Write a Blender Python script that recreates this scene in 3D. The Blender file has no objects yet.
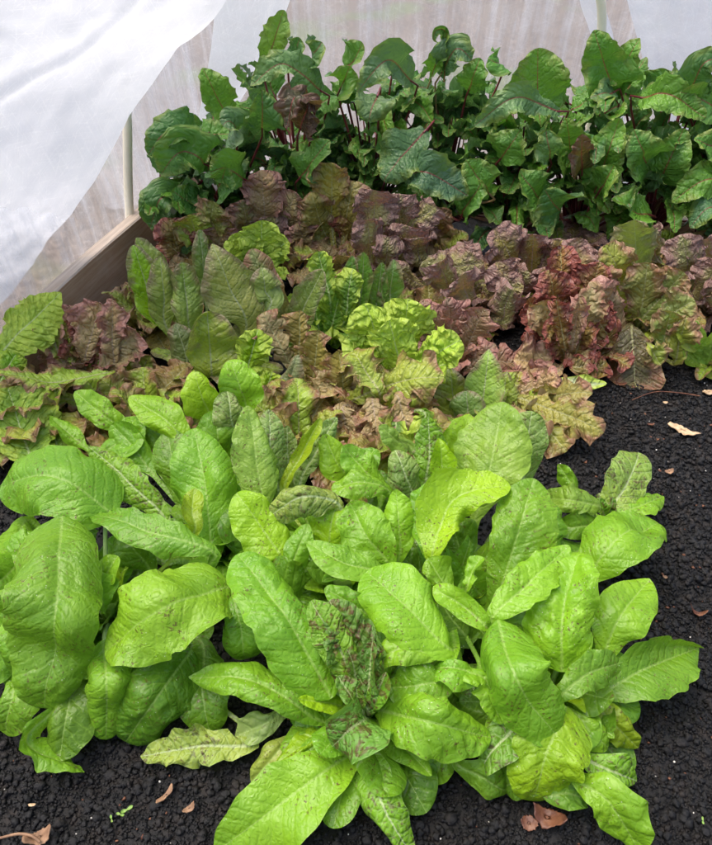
import bpy, math, random
import numpy as np
from mathutils import Vector
PI = math.pi
sc = bpy.context.scene
COL = sc.collection
rng = np.random.RandomState(7)
random.seed(7)

# ------------------------------------------------------------------ camera
H, PITCH, F = 1.05, math.radians(40), 703.0
FW = np.array([0, math.cos(PITCH), -math.sin(PITCH)]); UP = np.array([0, math.sin(PITCH), math.cos(PITCH)]); RT = np.array([1.0, 0, 0])
CAM = np.array([0, 0, H])
def ray(px, py): return FW + RT*(px-356)/F - UP*(py-422.5)/F
def PH(px, py, h):
    d = ray(px, py); return CAM + d*((H-h)/(-d[2]))
def PY(px, py, y):
    d = ray(px, py); return CAM + d*(y/d[1])
cam = bpy.data.cameras.new('camera'); co = bpy.data.objects.new('camera', cam); COL.objects.link(co)
co.location = (0, 0, H); co.rotation_euler = (PI/2-PITCH, 0, 0)
cam.sensor_fit = 'VERTICAL'; cam.sensor_height = 24; cam.lens = 24*F/845; cam.clip_start = .02; cam.clip_end = 500
sc.camera = co

# ------------------------------------------------------------------ nodes
class NT:
    def __init__(s, m):
        m.use_nodes = True; s.t = m.node_tree; s.t.nodes.clear()
    def n(s, typ, ins={}, **kw):
        nd = s.t.nodes.new(typ)
        for k, v in kw.items(): setattr(nd, k, v)
        for k, v in ins.items():
            if isinstance(v, bpy.types.NodeSocket): s.t.links.new(v, nd.inputs[k])
            else: nd.inputs[k].default_value = v
        return nd
    def m(s, op, a, b=0.0, c=0.0, clamp=False):
        nd = s.n('ShaderNodeMath', {0: a, 1: b, 2: c}, operation=op); nd.use_clamp = clamp
        return nd.outputs[0]
    def ramp(s, v, a, b, lo=0., hi=1.):
        return s.n('ShaderNodeMapRange', {0: v, 1: a, 2: b, 3: lo, 4: hi}, interpolation_type='SMOOTHSTEP').outputs[0]
    def mix(s, f, a, b, blend='MIX'):
        nd = s.n('ShaderNodeMix', {}, data_type='RGBA', blend_type=blend)
        for k, v in ((0, f), (6, a), (7, b)):
            if isinstance(v, bpy.types.NodeSocket): s.t.links.new(v, nd.inputs[k])
            else: nd.inputs[k].default_value = v if k == 0 else (*v[:3], 1)
        return nd.outputs[2]
    def noise(s, vec, scale, detail=3, rough=.5, dist=0., out=0):
        return s.n('ShaderNodeTexNoise', {'Vector': vec, 'Scale': scale, 'Detail': detail, 'Roughness': rough, 'Distortion': dist}).outputs[out]
def newmat(name):
    m = bpy.data.materials.new(name); return m, NT(m)

def leaf_mat(name, colB=(.2,.1,.05), edge=0., vein=(.45,.6,.2), veinamt=.35, rib=(.5,.6,.28), ribamt=.7, spot=0., spotcol=(.10,.05,.02),
             rough=.42, bump=.0022, trans=.28, sp=.02, cell=95, ribw=.0024, drops=.5, blotch=0., under=None, transcol=(.36,.60,.02), retic=.22, vb=.5, lrim=.35, cw=.55):
    m, t = newmat(name)
    uv = t.n('ShaderNodeUVMap', uv_map='metric').outputs[0]; un = t.n('ShaderNodeUVMap', uv_map='unit').outputs[0]
    oi = t.n('ShaderNodeObjectInfo'); rnd = oi.outputs['Random']
    xyz = t.n('ShaderNodeSeparateXYZ', {0: uv}); x, y = xyz.outputs[0], xyz.outputs[1]
    u2 = t.n('ShaderNodeSeparateXYZ', {0: un}); av, b = u2.outputs[0], u2.outputs[1]
    ax = t.m('ABSOLUTE', x)
    vec = t.n('ShaderNodeCombineXYZ', {0: x, 1: y, 2: t.m('MULTIPLY', rnd, 37.)}).outputs[0]
    wob = t.noise(vec, 40, 2)
    side = t.m('MULTIPLY', t.m('GREATER_THAN', x, 0.), .43)
    p = t.m('ADD', t.m('ADD', t.m('DIVIDE', t.m('SUBTRACT', y, t.m('MULTIPLY', ax, .75)), sp), side), t.m('MULTIPLY', wob, .8))
    f = t.m('FRACT', p); d = t.m('MINIMUM', f, t.m('SUBTRACT', 1., f))
    vn = t.ramp(d, .0, .10, 1., 0.)
    vo = t.n('ShaderNodeTexVoronoi', {'Vector': t.n('ShaderNodeVectorMath', {0: vec, 1: t.n('ShaderNodeVectorMath', {0: t.noise(vec, 60, 2, out=1), 1: (.012,)*3}, operation='MULTIPLY').outputs[0]}, operation='ADD').outputs[0], 'Scale': cell}, feature='DISTANCE_TO_EDGE')
    rt = t.ramp(vo.outputs[0], 0., .13, 1., 0.)
    ribm = t.ramp(t.m('DIVIDE', ax, t.m('MULTIPLY', t.m('SUBTRACT', 1.25, b), ribw)), .45, 1.25, 1., 0.)
    big = t.noise(vec, 14, 3)
    c = t.mix(t.ramp(big, .3, .7), t.mix(1., oi.outputs['Color'], (.80, .86, .85), 'MULTIPLY'), t.mix(1., oi.outputs['Color'], (1.14, 1.10, 1.0), 'MULTIPLY'))
    if edge > 0:
        e = t.m('ADD', t.m('ADD', t.m('MULTIPLY', av, .55), t.m('MULTIPLY', b, .45)), t.m('MULTIPLY', t.m('SUBTRACT', t.noise(vec, 30, 4, .6), .5), 1.3))
        e = t.m('MULTIPLY', t.ramp(e, .62-edge*.6, 1.05-edge*.6), .93)
        c = t.mix(e, c, colB)
    if blotch > 0:
        q = t.ramp(t.noise(vec, 70, 5, .7, .6), .60-blotch*.16, .66-blotch*.16)
        c = t.mix(t.m('MULTIPLY', q, .8), c, colB)
    c = t.mix(t.m('MULTIPLY', t.m('MAXIMUM', vn, t.m('MULTIPLY', rt, retic/max(veinamt, .01))), veinamt), c, vein)
    if spot > 0:
        s1 = t.ramp(t.noise(vec, 210, 3, .65), .58, .64); s2 = t.ramp(t.noise(vec, 22, 2), .47, .60)
        c = t.mix(t.m('MULTIPLY', t.m('MULTIPLY', s1, s2), spot), c, spotcol)
        s3 = t.ramp(t.noise(vec, 55, 4, .7), .66, .74)
        c = t.mix(t.m('MULTIPLY', s3, spot*.5), c, spotcol)
    c = t.mix(t.m('MULTIPLY', ribm, ribamt), c, rib)
    c = t.mix(t.m('MULTIPLY', t.ramp(av, .955, 1.), lrim), c, vein)
    # the underside of a leaf is paler and duller
    geo = t.n('ShaderNodeNewGeometry')
    if under: c = t.mix(t.m('MULTIPLY', geo.outputs['Backfacing'], .6), c, under)
    dv = t.n('ShaderNodeTexVoronoi', {'Vector': vec, 'Scale': 300., 'Randomness': 1.})
    if drops > .6: c = t.mix(t.m('MULTIPLY', t.m('MULTIPLY', t.ramp(dv.outputs['Distance'], .26, .14), t.m('GREATER_THAN', t.n('ShaderNodeSeparateColor', {0: dv.outputs['Color']}).outputs[0], .90)), t.ramp(t.noise(vec, 12, 2), .40, .62)), c, (.55,.66,.40))
    # height
    bl = t.ramp(vo.outputs[0], 0., .35)
    hgt = t.m('ADD', t.m('MULTIPLY', bl, cw), t.m('MULTIPLY', t.ramp(d, 0., .26), vb*1.5))
    hgt = t.m('ADD', hgt, t.m('MULTIPLY', t.noise(vec, 130, 2), .3))
    hgt = t.m('ADD', hgt, t.m('MULTIPLY', t.noise(vec, 700, 2), .10))
    dr = t.n('ShaderNodeTexVoronoi', {'Vector': vec, 'Scale': 230., 'Randomness': 1.})
    drm = t.m('MULTIPLY', t.ramp(dr.outputs['Distance'], .22, .08), t.m('GREATER_THAN', t.n('ShaderNodeSeparateColor', {0: dr.outputs['Color']}).outputs[0], 1-.16*drops))
    hgt = t.m('ADD', hgt, t.m('MULTIPLY', drm, .9))
    bp = t.n('ShaderNodeBump', {'Strength': .85, 'Distance': bump, 'Height': hgt}).outputs[0]
    rg = t.m('SUBTRACT', t.m('ADD', rough-.08, t.m('MULTIPLY', t.noise(vec, 50, 3), .18)), t.m('MULTIPLY', drm, .3))
    ps = t.n('ShaderNodeBsdfPrincipled', {'Base Color': c, 'Roughness': rg, 'Normal': bp, 'IOR': 1.42}).outputs[0]
    tr = t.n('ShaderNodeBsdfTranslucent', {'Color': t.mix(.45, c, transcol), 'Normal': bp}).outputs[0]
    o = t.n('ShaderNodeMixShader', {0: trans, 1: ps, 2: tr}).outputs[0]
    t.n('ShaderNodeOutputMaterial', {0: o}); return m

M = {}
M['romaine'] = leaf_mat('romaine_leaf', colB=(.40,.50,.07), edge=0., vb=.34, cw=.34, vein=(.27,.46,.045), veinamt=.30, rib=(.38,.54,.14), ribamt=.38, bump=.0016, cell=120, spot=.95, spotcol=(.11,.075,.02), under=(.38,.52,.22), ribw=.0022, rough=.31, drops=1.3, retic=.12)
M['heart'] = leaf_mat('mottled_heart_leaf', colB=(.10,.018,.018), edge=0., blotch=.55, vb=.45, vein=(.20,.38,.07), veinamt=.3, rib=(.35,.42,.18), spot=.9, spotcol=(.06,.012,.012), sp=.0135, bump=.0022, cell=120)
M['speckled'] = leaf_mat('speckled_leaf', colB=(.10,.06,.03), blotch=.35, vein=(.40,.55,.22), spot=1., spotcol=(.10,.06,.03), rib=(.5,.6,.3), under=(.35,.45,.25))
M['lime'] = leaf_mat('lime_frilled_leaf', colB=(.48,.62,.08), edge=.45, vein=(.30,.50,.06), veinamt=.3, rib=(.6,.72,.35), spot=0., bump=.005, cell=62, sp=.02, trans=.35, rough=.36)
M['bronze'] = leaf_mat('bronze_leaf', colB=(.29,.135,.085), edge=.28, vein=(.26,.30,.10), veinamt=.28, rib=(.42,.42,.20), spot=.2, spotcol=(.12,.04,.03), bump=.003, cell=80, transcol=(.42,.28,.03), under=(.30,.27,.14), rough=.27)
M['pink'] = leaf_mat('pink_brown_leaf', colB=(.40,.19,.155), edge=.42, vein=(.36,.22,.16), veinamt=.25, rib=(.45,.35,.24), bump=.004, cell=85, transcol=(.40,.12,.05), rough=.24, under=(.40,.29,.22))
M['savoy'] = leaf_mat('purple_puckered_leaf', colB=(.30,.165,.15), edge=.52, vein=(.20,.17,.11), veinamt=.3, rib=(.34,.27,.20), bump=.006, cell=100, sp=.016, transcol=(.30,.08,.04), rough=.19, vb=.08, under=(.30,.20,.17), retic=.3)
M['red'] = leaf_mat('dark_red_leaf', colB=(.27,.075,.065), edge=.44, vein=(.34,.16,.12), veinamt=.3, rib=(.46,.42,.20), bump=.005, cell=66, sp=.016, transcol=(.35,.05,.03), rough=.20)
M['olive'] = leaf_mat('bronze_romaine_leaf', colB=(.21,.15,.085), edge=.20, vein=(.26,.34,.15), veinamt=.25, rib=(.38,.42,.24), spot=.35, spotcol=(.10,.06,.04), bump=.0018, rough=.28, under=(.27,.32,.14))
M['beet'] = leaf_mat('beet_leaf', colB=(.20,.26,.05), edge=.08, vein=(.15,.28,.08), veinamt=.3, rib=(.28,.02,.045), ribamt=.75, bump=.003, cell=75, sp=.026, ribw=.0025, trans=.24, rough=.34, transcol=(.16,.42,.03), under=(.14,.24,.12), drops=.3)
M['beet_old'] = leaf_mat('old_beet_leaf', colB=(.13,.06,.04), edge=.5, vein=(.2,.2,.1), veinamt=.3, rib=(.28,.04,.05), ribamt=.9, bump=.003, cell=75, sp=.026, trans=.24, rough=.36, transcol=(.3,.2,.03))

def simple(name, c1, c2, scale=40, rough=.6, bump=.3, dist=.003, stretch=(1,1,1), detail=5, trans=0., lo=.3, hi=.7):
    m, t = newmat(name)
    tc = t.n('ShaderNodeTexCoord').outputs['Object']
    v = t.n('ShaderNodeVectorMath', {0: tc, 1: stretch}, operation='MULTIPLY').outputs[0]
    ns = t.noise(v, scale, detail, .6)
    c = t.mix(t.ramp(ns, lo, hi), c1, c2)
    bp = t.n('ShaderNodeBump', {'Strength': bump, 'Distance': dist, 'Height': ns}).outputs[0]
    p = t.n('ShaderNodeBsdfPrincipled', {'Base Color': c, 'Roughness': rough, 'Normal': bp}).outputs[0]
    if trans:
        p = t.n('ShaderNodeMixShader', {0: trans, 1: p, 2: t.n('ShaderNodeBsdfTranslucent', {'Color': c}).outputs[0]}).outputs[0]
    t.n('ShaderNodeOutputMaterial', {0: p}); return m
M['stalk'] = simple('beet_stalk', (.10,.012,.022), (.26,.05,.05), 30, .32, stretch=(1,1,.2))
M['palestalk'] = simple('pale_stalk', (.30,.16,.08), (.40,.30,.14), 30, .4, stretch=(1,1,.2))
M['greenstalk'] = simple('pale_green_stalk', (.26,.40,.12), (.36,.48,.22), 30, .4, stretch=(1,1,.2))
M['pvc'] = simple('cream_pipe', (.88,.80,.60), (.93,.87,.70), 12, .35, .05)
M['chip'] = simple('wood_chip', (.40,.26,.13), (.62,.45,.28), 90, .8, .8)
M['deadleaf'] = simple('dead_leaf', (.09,.030,.017), (.20,.085,.04), 60, .5, .8, trans=.1)
M['paledead'] = simple('pale_dead_leaf', (.16,.085,.045), (.34,.20,.11), 60, .7, .6)
M['perlite'] = simple('perlite', (.45,.43,.38), (.7,.68,.62), 300, .7, .3)
M['seedling'] = simple('seedling_green', (.13,.32,.05), (.25,.42,.10), 90, .45, .2, trans=.2)

# soil
def soil_mat():
    m, t = newmat('black_soil')
    tc = t.n('ShaderNodeTexCoord').outputs['Object']
    a = t.noise(tc, 40, 4); b = t.noise(tc, 420, 4, .65)
    c = t.mix(t.ramp(b, .35, .75), (.0022,.0022,.0024), (.0135,.013,.013))
    c = t.mix(t.m('MULTIPLY', t.ramp(a, .5, .68), .6), c, (.024,.018,.014))
    hg = t.m('ADD', t.m('MULTIPLY', b, .6), t.noise(tc, 1100, 3, .6))
    bp = t.n('ShaderNodeBump', {'Strength': .9, 'Distance': .0012, 'Height': hg}).outputs[0]
    p = t.n('ShaderNodeBsdfPrincipled', {'Base Color': c, 'Roughness': t.ramp(b, .3, .7, .32, .7), 'Specular IOR Level': .38, 'Normal': bp}).outputs[0]
    t.n('ShaderNodeOutputMaterial', {0: p}); return m
M['soil'] = soil_mat()
def wood_mat(name, c1, c2, c3):
    m, t = newmat(name)
    uv = t.n('ShaderNodeUVMap', uv_map='metric').outputs[0]
    v = t.n('ShaderNodeVectorMath', {0: uv, 1: (3., 90., 1.)}, operation='MULTIPLY').outputs[0]
    g = t.noise(v, 1.3, 5, .62, .5); g2 = t.noise(v, 5, 4, .7); st = t.noise(uv, 9, 3)
    c = t.mix(t.ramp(g, .35, .68), c1, c2); c = t.mix(t.m('MULTIPLY', t.ramp(st, .48, .7), .5), c, c3)
    c = t.mix(t.m('MULTIPLY', t.ramp(g2, .55, .72), .35), c, (.10,.06,.04))
    bp = t.n('ShaderNodeBump', {'Strength': .6, 'Distance': .002, 'Height': t.m('ADD', g, t.m('MULTIPLY', g2, .5))}).outputs[0]
    p = t.n('ShaderNodeBsdfPrincipled', {'Base Color': c, 'Roughness': .7, 'Normal': bp}).outputs[0]
    t.n('ShaderNodeOutputMaterial', {0: p}); return m
M['wood'] = wood_mat('weathered_wood', (.50,.30,.17), (.62,.42,.27), (.64,.48,.34))
M['woodtop'] = wood_mat('bleached_wood', (.42,.33,.25), (.58,.49,.40), (.46,.36,.28))
def ground_mat():
    m, t = newmat('mulched_ground')
    tc = t.n('ShaderNodeTexCoord').outputs['Object']
    a = t.noise(tc, 2.2, 4); b = t.noise(tc, 28, 5, .7); g = t.noise(tc, 1.1, 2)
    c = t.mix(t.ramp(b, .35, .68), (.11,.080,.058), (.24,.185,.14))
    c = t.mix(t.m('MULTIPLY', t.ramp(a, .45, .65), .6), c, (.20,.16,.125))
    c = t.mix(t.m('MULTIPLY', t.ramp(g, .56, .66), .55), c, (.13,.19,.05))
    bp = t.n('ShaderNodeBump', {'Strength': .8, 'Distance': .03, 'Height': b}).outputs[0]
    p = t.n('ShaderNodeBsdfPrincipled', {'Base Color': c, 'Roughness': .9, 'Normal': bp}).outputs[0]
    t.n('ShaderNodeOutputMaterial', {0: p}); return m
M['ground'] = ground_mat()
def fabric_mat(name, op_lo, op_hi, streak=1., fib_w=1.):
    m, t = newmat(name)
    uv = t.n('ShaderNodeUVMap', uv_map='metric').outputs[0]
    fib = []
    for k, ang in enumerate((.3, 1.15, 2.1, 2.8)):
        mp = t.n('ShaderNodeMapping', {'Vector': uv, 'Rotation': (0, 0, ang), 'Scale': (1/14., 1/190., 1.), 'Location': (k*3.1, k*1.7, 0)}, vector_type='TEXTURE').outputs[0]
        fib.append(t.ramp(t.noise(mp, 1.0, 3, .6, .9), .50, .74))
    ff = t.m('MULTIPLY', t.m('ADD', t.m('ADD', fib[0], fib[1]), t.m('ADD', fib[2], fib[3])), .30*fib_w)
    cloud = t.noise(uv, 16, 4, .6)
    st = t.noise(t.n('ShaderNodeVectorMath', {0: uv, 1: (26., 1.6, 1.)}, operation='MULTIPLY').outputs[0], 1., 4, .6, .3)
    o = t.m('ADD', t.m('MULTIPLY', cloud, .5), ff)
    o = t.m('ADD', o, t.m('MULTIPLY', t.m('SUBTRACT', st, .5), 1.6*streak))
    al = t.ramp(o, .0, 1.15, op_lo, op_hi)
    # a slanting sheet shows more thread
    c = t.mix(t.ramp(ff, 0., .7), (.86,.885,.93), (.94,.955,.98))
    bp = t.n('ShaderNodeBump', {'Strength': .6, 'Distance': .002, 'Height': t.m('ADD', ff, t.m('MULTIPLY', cloud, 1.5))}).outputs[0]
    df = t.n('ShaderNodeBsdfPrincipled', {'Base Color': c, 'Roughness': .5, 'Normal': bp}).outputs[0]
    tr = t.n('ShaderNodeBsdfTranslucent', {'Color': c}).outputs[0]
    a = t.n('ShaderNodeMixShader', {0: .52, 1: df, 2: tr}).outputs[0]
    b = t.n('ShaderNodeMixShader', {0: al, 1: t.n('ShaderNodeBsdfTransparent', {0: (1, 1, 1, 1)}).outputs[0], 2: a}).outputs[0]
    t.n('ShaderNodeOutputMaterial', {0: b}); return m
M['cover_thick'] = fabric_mat('doubled_fleece', .93, 1.0, .25)
M['cover_mid'] = fabric_mat('folded_fleece', .80, 1.0, .6, .8)
M['cover_thin'] = fabric_mat('thin_fleece', .28, .86, 1.3, .45)

# ------------------------------------------------------------------ mesh helpers
def mesh_obj(name, verts, faces, mat, parent=None, uvs=None, smooth=True, color=None):
    me = bpy.data.meshes.new(name)
    verts = np.asarray(verts, dtype=np.float32)
    faces = np.asarray(faces)
    nv, (nf, k) = len(verts), faces.shape
    me.vertices.add(nv); me.vertices.foreach_set('co', verts.ravel())
    me.loops.add(nf*k); me.loops.foreach_set('vertex_index', faces.ravel().astype(np.int32))
    me.polygons.add(nf); me.polygons.foreach_set('loop_start', np.arange(0, nf*k, k, dtype=np.int32))
    try: me.polygons.foreach_set('loop_total', np.full(nf, k, dtype=np.int32))
    except Exception: pass
    if uvs:
        for un, uvv in uvs.items():
            l = me.uv_layers.new(name=un); l.data.foreach_set('uv', np.asarray(uvv, dtype=np.float32)[faces.ravel()].ravel())
    me.update(calc_edges=True); me.validate()
    me.polygons.foreach_set('use_smooth', np.full(len(me.polygons), smooth))
    me.materials.append(mat)
    o = bpy.data.objects.new(name, me); COL.objects.link(o)
    if parent: o.parent = parent; o.matrix_parent_inverse = parent.matrix_world.inverted() if False else o.matrix_parent_inverse
    if color is not None: o.color = (*color, 1)
    return o
def tag(o, label=None, cat=None, group=None, kind=None):
    for k, v in (('label', label), ('category', cat), ('group', group), ('kind', kind)):
        if v: o[k] = v
    return o
def empty(name, loc, label, cat, group=None):
    o = bpy.data.objects.new(name, None); COL.objects.link(o); o.location = loc; o.empty_display_size = .02
    tag(o, label, cat, group); o['_loc'] = [float(v) for v in loc]; return o
def loc_of(parent): return np.array(parent['_loc']) if parent is not None and '_loc' in parent else np.zeros(3)
def grid_faces(nu, nv):
    i = np.arange(nu-1)[:, None]*nv + np.arange(nv-1)[None]
    return np.stack([i, i+1, i+nv+1, i+nv], -1).reshape(-1, 4)

_tabs = rng.rand(64, 64)*2-1
def vnoise(x, y, seed=0):
    x = x+seed*7.31; y = y+seed*3.77
    xi = np.floor(x).astype(int); yi = np.floor(y).astype(int); fx = x-xi; fy = y-yi
    fx = fx*fx*(3-2*fx); fy = fy*fy*(3-2*fy)
    g = lambda a, b: _tabs[a % 64, b % 64]
    return (g(xi, yi)*(1-fx)+g(xi+1, yi)*fx)*(1-fy)+(g(xi, yi+1)*(1-fx)+g(xi+1, yi+1)*fx)*fy

def spline(pts, n):
    P = np.array(pts, float); m = len(P)
    if m == 2: P = np.array([P[0], (P[0]+P[1])/2, P[1]]); m = 3
    Q = np.vstack([2*P[0]-P[1], P, 2*P[-1]-P[-2]])
    out = []; idx = []
    for i in range(m-1):
        p0, p1, p2, p3 = Q[i:i+4]
        t = np.linspace(0, 1, 24, endpoint=(i == m-2))[:, None]
        out.append(.5*((2*p1)+(-p0+p2)*t+(2*p0-5*p1+4*p2-p3)*t**2+(-p0+3*p1-3*p2+p3)*t**3)); idx.append(i*24)
    C = np.vstack(out); d = np.r_[0, np.cumsum(np.linalg.norm(np.diff(C, axis=0), axis=1))]
    return C, d, idx
PROF = {  # stations, widths, where the tip cap begins, cap powers
 'romaine': ([0,.12,.3,.5,.66,1], [.20,.40,.70,.92,1.0,.97], .60, 2., .5),
 'oval':    ([0,.10,.25,.42,1], [.18,.50,.86,1.0,1.0], .48, 2., .52),
 'egg':     ([0,.12,.28,.48,1], [.20,.42,.76,1.0,1.0], .46, 1.75, .60),
 'slim':    ([0,.12,.3,.55,1], [.20,.36,.62,1.0,1.0], .52, 1.7, .62),
 'dome':    ([0,.10,.3,.55,1], [.62,.84,.98,1.0,.98], .55, 2., .5),
 'point':   ([0,.12,.32,.5,1], [.20,.52,.88,1.0,1.0], .45, 1.7, .85),
 'lance':   ([0,.2,.45,.6,1], [.28,.62,.97,1.0,1.0], .50, 1.9, .62),
 'fan':     ([0,.12,.3,.5,.7,1], [.16,.34,.62,.86,1.0,1.0], .74, 2.2, .5),
 'beet':    ([0,.05,.14,.32,1], [.08,.62,.92,1.0,.96], .36, 1.8, .66),
}
def unit(v): return v/np.maximum(np.linalg.norm(v, axis=-1, keepdims=True), 1e-9)
A1 = PH(125, 230, .14); A0 = PH(57, 290, .14); bd = unit((A1-A0)*np.array([1, 1, 0])); bn = np.array([-bd[1], bd[0], 0])   # bn points left, away from the bed
CNT = [0]
def leaf(parent, pts, W, mat, color, prof='romaine', blade=0, cup=.5, nhint=None, roll=0., twist=0., pucker=.0021, sp=.02, edge=.004, efreq=60, lobes=0.,
         nlobe=4, jag=.03, nu=48, nv=25, stem=.15, name='leaf', irr=.09, rw=.55, vf=None, label=None, tipcurl=0., wav=0.):
    """a leaf blade with its midrib along pts; the blade begins at control point number `blade`"""
    CNT[0] += 1; sd = CNT[0]
    C, d, idx = spline(pts, nu); L = d[-1]; s0 = d[idx[blade]]/L if blade else 0.
    t = np.linspace(0, 1, nu); s = 1-(1-t)**1.75
    if s0 > .0:   # few rows for the stalk
        n0 = max(4, int(nu*min(.3, s0*.5))); s = np.r_[np.linspace(0, s0, n0, endpoint=False), s0+(1-s0)*(1-(1-np.linspace(0, 1, nu-n0))**1.75)]
    S = np.stack([np.interp(s*L, d, C[:, k]) for k in range(3)], 1)
    T = unit(np.gradient(S, axis=0))
    T = unit(T+np.roll(T, 1, 0)*0)
    if nhint is None: nh = unit(unit(CAM-S)*.75+np.array([0, 0, .35]))
    else: nh = np.broadcast_to(np.asarray(nhint, float), S.shape)
    N = unit(nh-(nh*T).sum(1, keepdims=True)*T)
    B = np.cross(T, N)
    b = np.clip((s-s0)/(1-s0), 0, 1)
    a = math.radians(roll)+math.radians(twist)*b
    N, B = N*np.cos(a)[:, None]-B*np.sin(a)[:, None], B*np.cos(a)[:, None]+N*np.sin(a)[:, None]
    px_, pw_, bc, c1, c2 = PROF[prof]
    w = np.interp(b, px_, pw_)
    for _ in range(3): w = np.convolve(np.r_[w[0], w, w[-1]], [.25, .5, .25], 'valid')
    w = w*np.clip(1-(np.clip((b-bc)/(1-bc), 0, 1))**c1, 0, 1)**c2
    if prof == 'dome': w = w*np.clip(1-(1-np.clip(b/.16, 0, 1))**2, 0.02, 1)**.5
    w = np.where(s < s0, stem, np.maximum(w, (0 if prof == 'dome' else stem)*np.sqrt(np.clip((1-b)/.05, 0, 1))))
    hw = W/2*w
    tv = np.linspace(-1, 1, nv); v = np.sign(tv)*np.abs(tv)**1.15
    y = s*L; V = v[None]*np.ones((nu, 1)); Y = y[:, None]*np.ones((1, nv)); BB = b[:, None]
    sidej = 1+jag*(vnoise(Y*38, V*0+np.sign(V)*9, sd)*1.+(.8 if jag > .0451 else .15)*vnoise(Y*130, np.sign(V)*5+V*0, sd+3))*np.minimum(1, BB*5)
    if lobes: sidej = sidej*(1-lobes*(.5+.5*np.cos(2*PI*nlobe*BB+np.sign(V)*.6+sd))*np.clip(BB*4, 0, 1)*np.abs(V)**1.0)
    X = hw[:, None]*V*sidej
    cu = (cup+.25*cup*vnoise(Y*12, V*0, sd+1))
    cu = np.where(np.abs(cu) < .02, .02, cu); R = np.maximum(W/2, 1e-4)/cu
    ang = X/R
    lat = R*np.sin(ang); hei = R*(1-np.cos(ang))
    fa = rng.uniform(-.13, .13)
    am = np.clip(hw/(W/2), 0, 1)[:, None]*np.minimum(1, BB*6)
    aX = np.abs(X)
    if True:
        ph = (Y-.75*aX)/sp+(X > 0)*.43+.4*vnoise(Y*40, X*40, sd)
        ridge = np.abs(np.sin(PI*ph))**.8
        mid = np.clip(aX/(W*.10), 0, 1)*np.clip((1.05-np.abs(V))*3, 0, 1)
        hei = hei+am*mid*(pucker*rw*(ridge-.5)+pucker*1.15*(1-1.6*np.abs(vnoise(X*62+.3*vnoise(Y*90, X*90, sd), Y*62, sd+5)))+pucker*.6*vnoise(X*150, Y*150, sd+6))
    if vf is None: vf = rng.uniform(.04, .30)
    if stem >= .1:
        # one margin folds under, the two halves differ, the tip nods
        side = 1 if rng.rand() < .5 else -1; bc_ = rng.uniform(.3, .8); bw = rng.uniform(.14, .3); cu_ = rng.uniform(-.45, .75)
        g = np.exp(-((BB-bc_)/bw)**2)*np.clip((V*side-.45)/.55, 0, 1)**1.5
        hei = hei-W*.5*cu_*g; lat = lat-side*W*.22*abs(cu_)*g
        tn = rng.uniform(-.08, .22); q_ = np.clip((BB-.74)/.26, 0, 1)**2
        hei = hei-W*tn*q_
    hei = hei+vf*(np.sqrt(X*X+1.6e-5)-.004)*am
    hei = hei-.0016*np.exp(-(X/.004)**2)*am
    hei = hei+W*irr*am*(vnoise(X*18, Y*18, sd+2)*1.4)
    ev = np.abs(V)**3
    hei = hei+edge*ev*am*(np.sin(Y*efreq+np.sign(V)*1.3+sd)+.7*np.sin(Y*efreq*2.3+np.sign(V)*2+sd*2)+.8*vnoise(Y*efreq*.8, np.sign(V)*3+V*0, sd+7))
    if wav: hei = hei+wav*np.abs(V)**1.5*am*np.sin(Y*efreq*.35+np.sign(V)*1.1+sd)
    lat = lat+edge*.5*ev*am*np.cos(Y*efreq*1.7+sd)
    lat = lat*(1+fa*np.sign(V)); alo = edge*.6*ev*am*np.sin(Y*efreq*1.3+sd*3)
    Pn = S[:, None]+B[:, None]*lat[..., None]+N[:, None]*hei[..., None]+T[:, None]*alo[..., None]
    Pn[..., 2] = np.maximum(Pn[..., 2], .007+.002*vnoise(X*60, Y*60, sd))
    org = loc_of(parent)
    faces = grid_faces(nu, nv)
    uvm = np.stack([X, Y-s0*L], -1).reshape(-1, 2); uvu = np.stack([np.abs(V), BB*np.ones_like(V)], -1).reshape(-1, 2)
    j = np.array(color)*(1+rng.uniform(-.10, .10))*(1+rng.uniform(-.05, .05, 3))
    o = mesh_obj(name, (Pn.reshape(-1, 3)-org), faces, M[mat], parent, {'metric': uvm, 'unit': uvu}, color=j)
    if label: o['label'] = label
    return o
def tube(name, pts, r0, r1, mat, parent=None, org=None, n=9, m=22, flat=1.):
    C, d, _ = spline(pts, m); s = np.linspace(0, d[-1], m)
    S = np.stack([np.interp(s, d, C[:, k]) for k in range(3)], 1); T = unit(np.gradient(S, axis=0))
    ref = np.array([1., 0, 0]) if abs(T[:, 0]).mean() < .7 else np.array([0, 1., 0])
    N = unit(ref-(ref*T).sum(1, keepdims=True)*T); B = np.cross(T, N)
    r = np.linspace(r0, r1, m); a = np.linspace(0, 2*PI, n, endpoint=False)
    P = S[:, None]+r[:, None, None]*(np.cos(a)[None, :, None]*N[:, None]+flat*np.sin(a)[None, :, None]*B[:, None])
    i = np.arange(m-1)[:, None]*n; j = np.arange(n)[None]
    f = np.stack([i+j, i+(j+1) % n, i+n+(j+1) % n, i+n+j], -1).reshape(-1, 4)
    o = mesh_obj(name, P.reshape(-1, 3)-(org if org is not None else 0), f, M[mat], parent); return o

# ------------------------------------------------------------------ colours
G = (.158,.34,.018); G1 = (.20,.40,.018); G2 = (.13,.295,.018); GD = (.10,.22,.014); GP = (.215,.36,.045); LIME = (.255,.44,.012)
YG = (.27,.39,.015); WIT = (.30,.38,.06); GREY = (.20,.30,.06)

def plant(name, px, py, label, cat, group, h=0., Y=None):
    p = PH(px, py, h) if Y is None else PY(px, py, Y)
    return empty(name, (float(p[0]), float(p[1]), max(0., float(p[2])) if Y is None else 0.), label, cat, group)

GR = 'green romaine lettuces in the front of the bed'
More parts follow.
